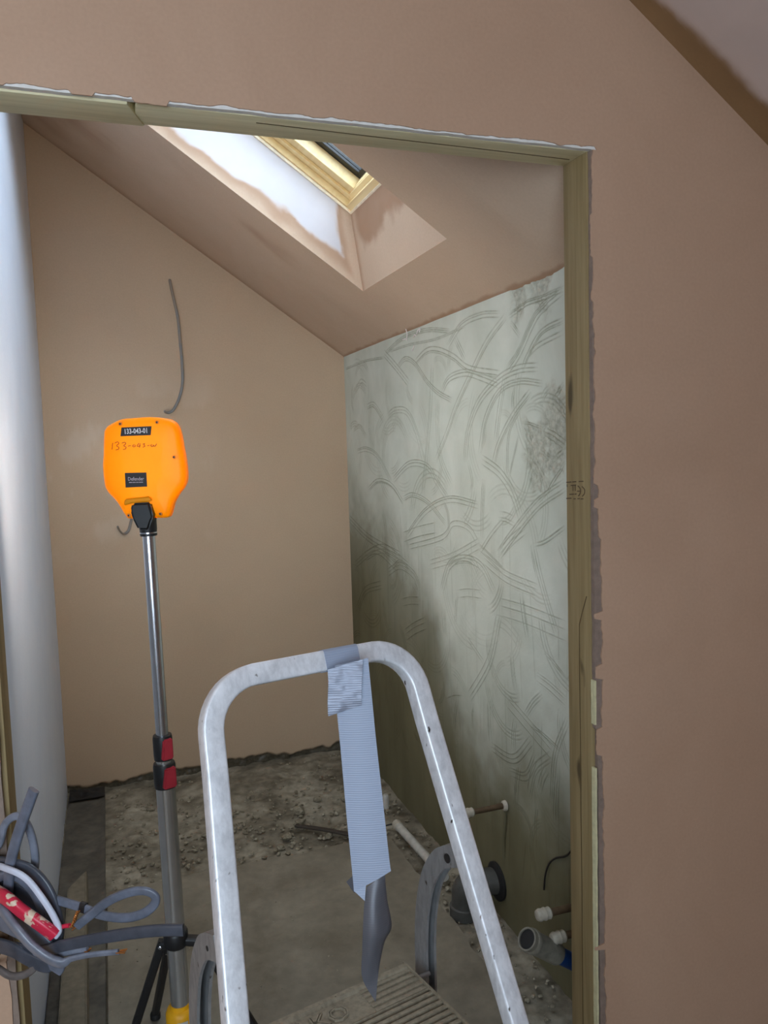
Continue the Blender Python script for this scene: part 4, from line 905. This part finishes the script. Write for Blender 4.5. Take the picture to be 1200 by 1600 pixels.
# --- loose cables
def cable_mat(name, c, rough=.3, dirt=.25): return plain(name, c, rough, 0, dirt, 45, .05)
M_c1 = cable_mat('grey_blue_sheath', (98, 104, 118)); M_c2 = cable_mat('dark_grey_sheath', (66, 70, 80)); M_c3 = cable_mat('white_sheath', (206, 212, 228), .45, .06); M_c4 = cable_mat('mid_grey_sheath', (116, 121, 134)); M_c5 = cable_mat('brown_grey_sheath', (98, 92, 90))
M_cop = plain('bare_copper', (196, 130, 70), .35, .8)
def red_mat():
    t = NT('red_sheath'); n = t.noise(38, 3, .6, dist=.6); m_ = t.n('ShaderNodeMapRange'); t.l(n, m_.inputs[0]); m_.inputs[1].default_value = .56; m_.inputs[2].default_value = .6
    t.col(t.mix(m_.outputs[0], lin((206, 40, 70)), lin((222, 200, 176)))); t.rough(.35); return t.m
M_cred = red_mat()
def cable(pts, w, h, mat, label, side=None, twist=0, tip=None, sc=None):
    P = catmull(pts, 10); n = len(P)
    tw = [twist * i / (n - 1) for i in range(n)] if not callable(twist) else [twist(i / (n - 1)) for i in range(n)]
    scl = None if sc is None else [sc(i / (n - 1)) for i in range(n)]
    V_, F_ = sweep(P, rrect(w * 1.2, h * 1.2, min(w, h) * .5), side=side if side is not None else tuple(-np.array(CAM_F)), twist=tw, scale=scl)
    root = empty('electric_cable', tuple(P[:, :].min(0)))
    tag(root, label, 'cable', None)
    mesh_obj('sheath', V_, F_, mat, root, True, None, 50)
    if tip:
        d = P[-1] - P[-3]; d /= np.linalg.norm(d)
        for o_ in (-.003, .0, .003):
            s_ = np.cross(d, (0, 0, 1)); tube('copper_core', [P[-1] - d * .004 + s_ * o_, P[-1] + d * tip + s_ * o_ * 1.6], .0011, M_cop, root, 8)
    return root
def cable_hole():
    c0 = np.array((-0.2324, 1.4842, 0.7488)); V = []; F = []; n = 28
    for (s_, dy) in ((1.0, 0), (.93, -.003), (.8, -.0015), (.0, -.0012)):
        for i in range(n):
            t = 2 * math.pi * i / n; r = s_ * (1 + .35 * n1(i / n * 3.0, 4, 88)) if i < n - 1 else s_ * (1 + .35 * n1(0, 4, 88))
            V.append((c0[0] + .032 * r * math.cos(t), YSK - .0002 + dy, c0[2] + .075 * r * math.sin(t)))
    for k in range(3):
        for i in range(n):
            j = (i + 1) % n; F.append([k * n + i, k * n + j, (k + 1) * n + j, (k + 1) * n + i])
    mesh_obj('cable_hole', V, F, plain('broken_brown_plaster', (92, 66, 44), .85, 0, .4, 60, .5), wf)
cable_hole()
cable([(-0.2497, 1.4984, 0.7588), (-0.2018, 1.4375, 0.7994), (-0.1866, 1.4121, 0.8715), (-0.1694, 1.4005, 0.9268), (-0.1402, 1.3865, 1.002)], .0075, .0165, M_c1, 'stiff blue-grey flat cable sticking straight up beside the left jamb')
cable([(-0.2396, 1.5024, 0.8426), (-0.2068, 1.4476, 0.8918), (-0.1931, 1.4357, 0.9307), (-0.1733, 1.4249, 0.9464), (-0.1579, 1.4182, 0.9319), (-0.1501, 1.4177, 0.897), (-0.1496, 1.4194, 0.86), (-0.1601, 1.4238, 0.8089)], .008, .011, M_c4, 'thin grey cable looping over in an arch behind the upright cable')
cable([(-0.2451, 1.504, 0.8395), (-0.1893, 1.4229, 0.8621), (-0.1582, 1.4009, 0.8567), (-0.1342, 1.3848, 0.8299), (-0.1224, 1.377, 0.7892), (-0.1229, 1.379, 0.7501), (-0.1413, 1.3878, 0.7177)], .007, .026, M_c2, 'broad dark grey cable arching behind the white cable')
cable([(-0.245, 1.5042, 0.8417), (-0.1921, 1.4063, 0.8679), (-0.1613, 1.3808, 0.8579), (-0.1378, 1.3647, 0.8285), (-0.1208, 1.3558, 0.7966), (-0.1143, 1.3537, 0.7743), (-0.1212, 1.3581, 0.7611)], .006, .0095, M_c3, 'narrow white cable curving over the red cable')
cable([(-0.2473, 1.5014, 0.8014), (-0.1992, 1.4016, 0.8242), (-0.1687, 1.3735, 0.8065), (-0.1428, 1.3585, 0.7881), (-0.1206, 1.353, 0.7662)], .012, .021, M_cred, 'red cable smeared with cream plaster in the tangle')
cable([(-0.243, 1.4982, 0.7833), (-0.2061, 1.4074, 0.8025), (-0.1829, 1.3764, 0.7839), (-0.1583, 1.3588, 0.7555), (-0.1318, 1.3455, 0.7341), (-0.1114, 1.3357, 0.7274), (-0.0962, 1.3289, 0.7344), (-0.0683, 1.3166, 0.7416), (-0.023, 1.2961, 0.7485)], .0085, .0185, M_c4, 'grey cable dipping lowest in front, its stripped copper end pointing right', tip=.012, sc=lambda u: 1.0 if u < .6 else (1 - (u - .6) / .12 * .5 if u < .72 else .5))
cable([(-0.2447, 1.4961, 0.7531), (-0.2011, 1.4288, 0.7643), (-0.1695, 1.401, 0.7561), (-0.1496, 1.3876, 0.7424), (-0.1273, 1.3768, 0.7098), (-0.1326, 1.3825, 0.6929)], .006, .034, M_c1, 'wide grey strip of cable behind the red cable')
cable([(-0.1948, 1.4327, 0.7146), (-0.1399, 1.3778, 0.7303), (-0.1069, 1.3366, 0.7553), (-0.0564, 1.2997, 0.7762), (-0.0076, 1.2681, 0.7919), (0.0354, 1.2434, 0.8016), (0.0748, 1.2245, 0.8043)], .0065, .0155, M_c2, 'long flat dark cable reaching right across the tripod')
cable([(-0.1463, 1.4035, 0.8135), (-0.113, 1.3737, 0.8123), (-0.0768, 1.3468, 0.8069), (-0.0453, 1.3214, 0.8009), (-0.0102, 1.2986, 0.8014), (0.0174, 1.2834, 0.8112), (0.0346, 1.2747, 0.8273), (0.0363, 1.2732, 0.8417), (0.0213, 1.2792, 0.8503), (-0.0039, 1.2919, 0.8458), (-0.0359, 1.3079, 0.8292), (-0.0648, 1.3241, 0.8028), (-0.0858, 1.3371, 0.7827)], .006, .0125, M_c1, 'grey cable bent into a flat oval loop on the right of the tangle', tip=.008)
cable([(-0.2548, 1.4921, 0.6693), (-0.2207, 1.4336, 0.6827), (-0.1974, 1.4142, 0.6755), (-0.1721, 1.4006, 0.6823), (-0.1528, 1.3955, 0.6999), (-0.1395, 1.3961, 0.7234)], .0085, .0105, M_c5, 'brown-grey cable hanging in a loop at the bottom of the tangle')
cable([(-0.162, 1.4003, 0.7174), (-0.1242, 1.3616, 0.7298), (-0.0881, 1.3342, 0.7422), (-0.0711, 1.3233, 0.7458)], .006, .010, M_c4, 'short grey cable stub below the long flat cable', tip=.004)
cable([(-0.2481, 1.5003, 0.7868), (-0.2004, 1.4484, 0.8079), (-0.1738, 1.4281, 0.8039), (-0.1491, 1.4119, 0.7788), (-0.1329, 1.4028, 0.7405), (-0.1242, 1.403, 0.7176)], .006, .030, M_c2, 'broad dark cable deepest in the tangle behind the red cable')
cable([(-0.2529, 1.4944, 0.7029), (-0.1993, 1.4291, 0.7157), (-0.1677, 1.4013, 0.7068), (-0.1424, 1.3864, 0.6985), (-0.1267, 1.3817, 0.7066)], .007, .022, M_c2, 'dark cable curving under the lowest grey cable')
cable([(-0.2422, 1.4993, 0.7979), (-0.2018, 1.436, 0.8422), (-0.1752, 1.4161, 0.8423), (-0.1511, 1.4021, 0.8153), (-0.1388, 1.3967, 0.7682), (-0.1522, 1.4081, 0.7249)], .008, .014, M_c1, 'grey cable coiled between the white and the red cable')
for pts, nm in (([(-0.1126, 1.3594, 0.7738), (-0.1052, 1.352, 0.7786), (-0.097, 1.3461, 0.7812)], 0),):
    tag(tube('red_wire', catmull(pts, 6), .0036, M_cred), 'short red wire core poking out of the tangle', 'wire')
def copper_twist():
    P = np.array([(-0.0937, 1.3376, 0.7821), (-0.0891, 1.3348, 0.7925), (-0.0855, 1.3324, 0.8029), (-0.082, 1.3308, 0.8106)]); P = catmull(P, 10); n = len(P); root = empty('copper_wire', tuple(P[0])); tag(root, 'twisted bare copper wire ends beside the black taped cable', 'wire')
    for ph in (0, 2.1, 4.2):
        tube('strand', [p + .0022 * (HX * math.cos(ph + i * .55) + HN * math.sin(ph + i * .55)) for i, p in enumerate(P)], .0011, M_cop, root, 7)
copper_twist()
V_, F_ = sweep([(-0.0787, 1.3486, 0.8085), (-0.0708, 1.3425, 0.8068)], rrect(.010, .0165, .003), side=tuple(-np.array(CAM_F)))
tag(mesh_obj('tape_band', V_, F_, M_blk, None, True, None, 40), 'band of black insulating tape on the grey looped cable', 'tape')

# --- cables left hanging out of the end wall
def wall_cable(pts, label):
    P = catmull(pts, 10); V_, F_ = sweep(P, rrect(.008, .0125, .0035), side=(0, -1, 0)); root = empty('electric_cable', tuple(P[-1])); tag(root, label, 'cable')
    mesh_obj('sheath', V_, F_, M_c5 if False else M_wc, root, True, None, 50)
    return root
M_wc = NT('plaster_smeared_sheath'); _n = M_wc.noise(14, 3); M_wc.col(M_wc.ramp(_n, [(.4, lin((126, 128, 130))), (.62, lin((140, 128, 116)))])); M_wc.rough(.5); M_wc = M_wc.m
wall_cable([(0.3283, 3.8258, 2.334), (0.3309, 3.8098, 2.2994), (0.3409, 3.7998, 2.2319), (0.3531, 3.7918, 2.1503), (0.356, 3.7818, 2.0567), (0.3585, 3.7718, 1.9545), (0.3557, 3.7618, 1.8609), (0.3364, 3.7468, 1.7876), (0.3067, 3.7268, 1.7349), (0.2824, 3.7118, 1.7202), (0.2649, 3.6968, 1.7255)], 'long grey cable hanging out of the end wall above the work light')
wall_cable([(0.1039, 3.8258, 1.2568), (0.0955, 3.7918, 1.2246), (0.0819, 3.7668, 1.1926), (0.0616, 3.7418, 1.1846), (0.0458, 3.7218, 1.202), (0.0385, 3.7068, 1.221)], 'short hooked grey cable end poking from the end wall below the lamp head')
for q, rr in (((0.3265, 3.8218, 2.3331), .010), ((0.104, 3.8218, 1.2601), .012)):
    pass

# --- pipes and wire along the rendered wall
M_copp = plain('dull_copper_pipe', (96, 78, 58), .55, .35, .25, 50)
M_ptfe = plain('white_thread_tape', (176, 169, 154), .7, 0, .12, 90, .4)
M_pvc = plain('dirty_white_plastic', (186, 184, 176), .5, 0, .18, 30)
M_pvcd = plain('grimy_white_plastic', (128, 124, 112), .55, 0, .3, 40)
M_gpvc = plain('grey_plastic_pipe', (74, 74, 71), .5, 0, .2, 30)
M_blue = plain('blue_plastic', (24, 66, 130), .5)
def capped_copper(p0, L, r, label, tape=.03, dirv=(-1, 0, 0)):
    p0 = np.array(p0); d = np.array(dirv, float); d /= np.linalg.norm(d); root = empty('copper_pipe', tuple(p0)); tag(root, label, 'pipe')
    lathe('pipe', p0 - d * .02, tuple(d), [(r, 0), (r, L + .02)], M_copp, root, 16)
    lathe('tape_wrap', p0 + d * (L - tape * .9), tuple(d), [(r * 1.15, 0), (r * 1.65, tape * .12), (r * 1.5, tape * .3), (r * 1.75, tape * .45), (r * 1.5, tape * .62), (r * 1.7, tape * .8), (r * 1.3, tape), (r * .8, tape * 1.04)], M_ptfe, root, 16)
    return root
r_ = capped_copper((1.1467, 2.1861, 0.3925), .155, .009, 'copper pipe stub capped with white tape sticking out of the wall above the others', .042)
lathe('wall_collar', np.array((1.1467, 2.1861, 0.3925)) - [.004, 0, 0], (-1, 0, 0), [(.017, 0), (.016, .008), (.012, .012)], M_ptfe, r_, 16)
capped_copper((1.1467, 1.7784, 0.2861), .125, .010, 'upper of two taped copper pipe stubs beside the right jamb', .042, (-1, .02, -.0))
capped_copper((1.1467, 1.7579, 0.227), .095, .010, 'lower taped copper pipe stub just above the blue pipe', .042)
def hollow(name, p0, p1, r, wall, mat, parent, inner):
    p0, p1 = np.array(p0), np.array(p1); d = p1 - p0; L = np.linalg.norm(d)
    o = lathe(name, p0, tuple(d), [(r - wall, .03), (r - wall, 0.0), (r, 0), (r, L)], mat, parent, 26); ORG[o.name] = ORG[parent.name] if parent else ORG[o.name]
    lathe('bore', p0, tuple(d), [(r - wall - .0002, .004), (r - wall - .0002, .02)], inner, parent, 20)
    return o
wp = empty('waste_pipe', (1.1467, 1.8967, 0.0649)); tag(wp, 'white waste pipe coupling with a dark open end low on the rendered wall', 'pipe')
e0 = np.array((0.965, 1.743, 0.257)); e1 = np.array((1.065, 1.7645, 0.1779)); e2 = e1 + (e1 - e0) * .9
hollow('coupling', e0, e1, .029, .0045, M_pvcd, wp, M_rubber)
lathe('coupling_ring', e0 + (e1 - e0) * .1, tuple(e1 - e0), [(.0305, 0), (.032, .003), (.032, .014), (.0305, .018)], M_pvcd, wp, 26)
V_, F_ = sweep([e1 + (e1 - e0) * .02, e1 * .5 + e2 * .5, e2], circ(.022, 18)); tag(mesh_obj('blue_pipe', V_, F_, M_blue, None, True, None, 40), 'blue plastic pipe running behind the right jamb', 'pipe')
sp = empty('soil_pipe', (1.0087, 2.2467, 0.0)); tag(sp, 'grey plastic drain pipe elbow behind the ladder stile', 'pipe')
V_, F_ = sweep(catmull([np.array([1.16, 2.26, .10]), np.array([1.08, 2.28, .10]), np.array([1.045, 2.29, .085]), np.array([1.04, 2.295, .04]), np.array([1.04, 2.295, -.025])], 8), circ(.042, 22), side=(0, 1, 0)); mesh_obj('elbow', V_, F_, M_gpvc, sp, True, None, 50)
lathe('elbow_collar', (1.04, 2.295, -.012), (0, 0, 1), [(.049, 0), (.049, .035), (.044, .038)], M_gpvc, sp, 24)
lathe('wall_collar', (1.148, 2.262, .10), (-1, 0, 0), [(.062, 0), (.062, .008), (.05, .014)], M_rubber, sp, 26)
fp = empty('floor_pipe', (1.0559, 2.737, 0.0)); tag(fp, 'dirty white plastic pipe lying on the floor along the rendered wall', 'pipe')
_a, _b = np.array((1.0297, 2.9053, 0.02)), np.array((1.0492, 2.4767, 0.02)); lathe('pipe', _a, tuple(_b - _a), [(.0125, -.004), (.0165, 0), (.0165, np.linalg.norm(_b - _a))], M_pvc, fp, 20)
lathe('end_cap', _a - (_b - _a) * .035, tuple(_b - _a), [(.012, 0), (.0185, .004), (.0185, .03), (.0167, .032)], M_ptfe, fp, 20)
tag(tube('thin_wire', catmull([_a + [-.0, .0, .0], np.array((1.0154, 2.9346, 0.012)), np.array((0.994, 2.945, 0.006))], 6), .0035, M_rubber), 'short black wire by the far end of the white floor pipe', 'wire')
st_ = lathe('pipe_stub', np.array((1.0636, 3.1419, 0.0)) * [1, 1, 0] + [0, 0, -.02], (0, 0, 1), [(.014, 0), (.014, .055), (.010, .062)], M_pvc, None, 18); tag(st_, 'small pale upright pipe stub in the far corner', 'pipe')
tag(tube('wall_wire', catmull([(1.1427, 1.7878, 0.4579), (1.1407, 1.8072, 0.4271), (1.1407, 1.8366, 0.3978), (1.1407, 1.887, 0.367), (1.1407, 1.9223, 0.3321), (1.1407, 1.9446, 0.2857), (1.1407, 1.9529, 0.2383)], 8), .0028, M_bolt, None, 8), 'thin dark bent wire lying against the rendered wall beside the right jamb', 'wire')
fib = empty('tape_fibres', (1.1437, 2.9159, 1.9532)); tag(fib, 'torn white jointing tape fibres at the top of the rendered wall', 'fibres')
for pts in ([(1.1427, 2.9481, 1.9525), (1.1347, 2.9187, 1.973), (1.1307, 2.9206, 1.9928)], [(1.1427, 2.8389, 1.9621), (1.1347, 2.8052, 1.9715), (1.1327, 2.7809, 1.9727), (1.1307, 2.7831, 1.9612)], [(1.1427, 2.8726, 1.9547), (1.1367, 2.8437, 1.9603), (1.1367, 2.831, 1.9538)], [(1.1437, 2.9926, 1.9609), (1.1387, 2.9582, 1.9588), (1.1427, 2.9544, 1.9608)], [(1.1447, 2.8947, 1.9065), (1.1407, 2.8704, 1.9157), (1.1427, 2.8683, 1.9227)]):
    tube('fibre', catmull(pts, 5), .0018, M_labw, fib, 6)

# --- things on the floor
M_dark = floor_mat('dark_plastic_sheet', (54, 53, 50), (86, 83, 77), (122, 116, 104), 4.5)
M_deb = floor_mat('debris', (92, 84, 68), (132, 124, 106), (176, 170, 152), 30)
def strip():
    xs = np.linspace(XL + .006, -.084, 14); ys = np.linspace(1.6, 3.73, 120); X, Y = np.meshgrid(xs, ys, indexing='ij')
    Z = -.003 + .006 * (fbm(X, Y, 6, 201) - .4) + .006 * sstep(-.11, -.088, X)
    n_, k_ = X.shape; top = np.stack([X, Y, Z], -1).reshape(-1, 3); V = np.vstack([top, top - [0, 0, .022]]); g = grid_faces(n_, k_); b = n_ * k_; F = g.tolist() + [[q + b for q in f[::-1]] for f in g.tolist()]
    rim = [i * k_ for i in range(n_)] + [(n_ - 1) * k_ + j for j in range(1, k_)] + [i * k_ + k_ - 1 for i in range(n_ - 2, -1, -1)] + list(range(k_ - 2, 0, -1))
    for a in range(len(rim)): F.append([rim[a], rim[(a + 1) % len(rim)], rim[(a + 1) % len(rim)] + b, rim[a] + b])
    tag(mesh_obj('plastic_sheet', V, F, M_dark, None, True, None, 40), 'dark dusty plastic strip on the floor along the white wall', 'plastic sheet')
strip()
def batten():
    bm = bmesh.new(); c = [np.array((-0.2127, 2.8932, 0.0)), np.array((-0.143, 3.0024, 0.0)), np.array([-.112, 1.60, 0]), np.array([-.205, 1.60, 0])]
    A = [bm.verts.new((p[0], p[1], .002)) for p in c]; B = [bm.verts.new((p[0] + (.006 if i in (0, 3) else -.006), p[1], .034)) for i, p in enumerate(c)]
    bm.faces.new(A); bm.faces.new(B[::-1])
    for i in range(4): bm.faces.new([A[i], A[(i + 1) % 4], B[(i + 1) % 4], B[i]])
    bmesh.ops.bevel(bm, geom=bm.edges[:], offset=.004, segments=2, affect='EDGES')
    tag(bm_obj('timber_batten', bm, M_batt, None, True, 40), 'dusty batten lying on the dark strip below the cables', 'batten')
batten()
def crumple():
    xs = np.linspace(-.235, -.085, 26); ys = np.linspace(3.69, 3.80, 14); X, Y = np.meshgrid(xs, ys, indexing='ij')
    Z = .012 + .05 * (fbm(X, Y, 16, 211) - .3) * sstep(3.69, 3.72, Y) * np.sin(np.pi * np.clip((X + .24) / .16, 0, 1)) ** .5
    tag(mesh_obj('membrane_scrap', np.stack([X, Y, Z], -1).reshape(-1, 3), grid_faces(*X.shape), M_rubber, None, True), 'crumpled scrap of black membrane in the far left corner', 'membrane')
crumple()
V_, F_ = sweep(catmull([np.array((0.6503, 3.0769, 0.012)), np.array((0.7451, 2.9976, 0.014)), np.array((0.8443, 2.909, 0.012))], 5), rrect(.010, .020, .003)); tag(mesh_obj('dark_lath', V_, F_, plain('dark_wood', (58, 50, 42), .8), None, True, None, 40), 'thin dark lath lying among the rubble at the slab edge', 'lath')
def chunk(center, r, rs):
    bm = bmesh.new(); bmesh.ops.create_icosphere(bm, subdivisions=1, radius=1.0)
    sc = rs.uniform(.7, 1.25, 3) * [1, 1, .6]
    V = np.array([tuple(v.co) for v in bm.verts]); bm.verts.index_update(); F = [[v.index for v in f.verts] for f in bm.faces]; bm.free()
    V = V * (1 + rs.uniform(-.28, .28, (len(V), 1))) * sc * r; a = rs.uniform(0, 6.28); c, s_ = math.cos(a), math.sin(a)
    V = np.stack([V[:, 0] * c - V[:, 1] * s_, V[:, 0] * s_ + V[:, 1] * c, V[:, 2]], 1); V[:, 2] -= V[:, 2].min(); return V + center, F
rs = np.random.default_rng(5)
BIG = [(.60, 3.02, .022), (.70, 3.22, .03), (.68, 3.13, .022), (.92, 3.25, .028), (.80, 3.30, .018), (.86, 2.98, .018), (.56, 2.96, .018), (.42, 3.30, .018), (.10, 3.50, .022), (.98, 3.38, .024), (1.05, 2.70, .018), (1.06, 2.40, .02), (.52, 3.45, .018), (.76, 2.97, .016)]
for (x, y, r) in BIG:
    V, F = chunk(np.array([x, y, -.012]), r, rs); tag(mesh_obj('rubble_chunk', V, F, M_deb), 'lump of broken mortar among the debris at the back of the floor', 'rubble', 'loose mortar lumps on the floor')
def grit():
    Vs = []; Fs = []; b = 0
    for i in range(1500):
        if i < 1150: x, y, r = rs.uniform(-.06, 1.12), rs.uniform(2.86, 3.80), rs.uniform(.0025, .010)
        elif i < 1300: x, y, r = rs.uniform(.99, 1.13), rs.uniform(1.7, 2.9), rs.uniform(.0025, .009)
        else: x, y, r = rs.uniform(-.07, .97), rs.uniform(1.7, 2.9), rs.uniform(.0012, .0035)
        V, F = chunk(np.array([x, y, -.014 if (y > 2.86 or x > .985) else -.004]), r, rs); Vs.append(V); Fs += [[k + b for k in f] for f in F]; b += len(V)
    o = mesh_obj('plaster_grit', np.vstack(Vs), Fs, M_deb); o['kind'] = 'stuff'; o['label'] = 'scattered grit and plaster crumbs over the rough floor'; o['category'] = 'grit'
grit()
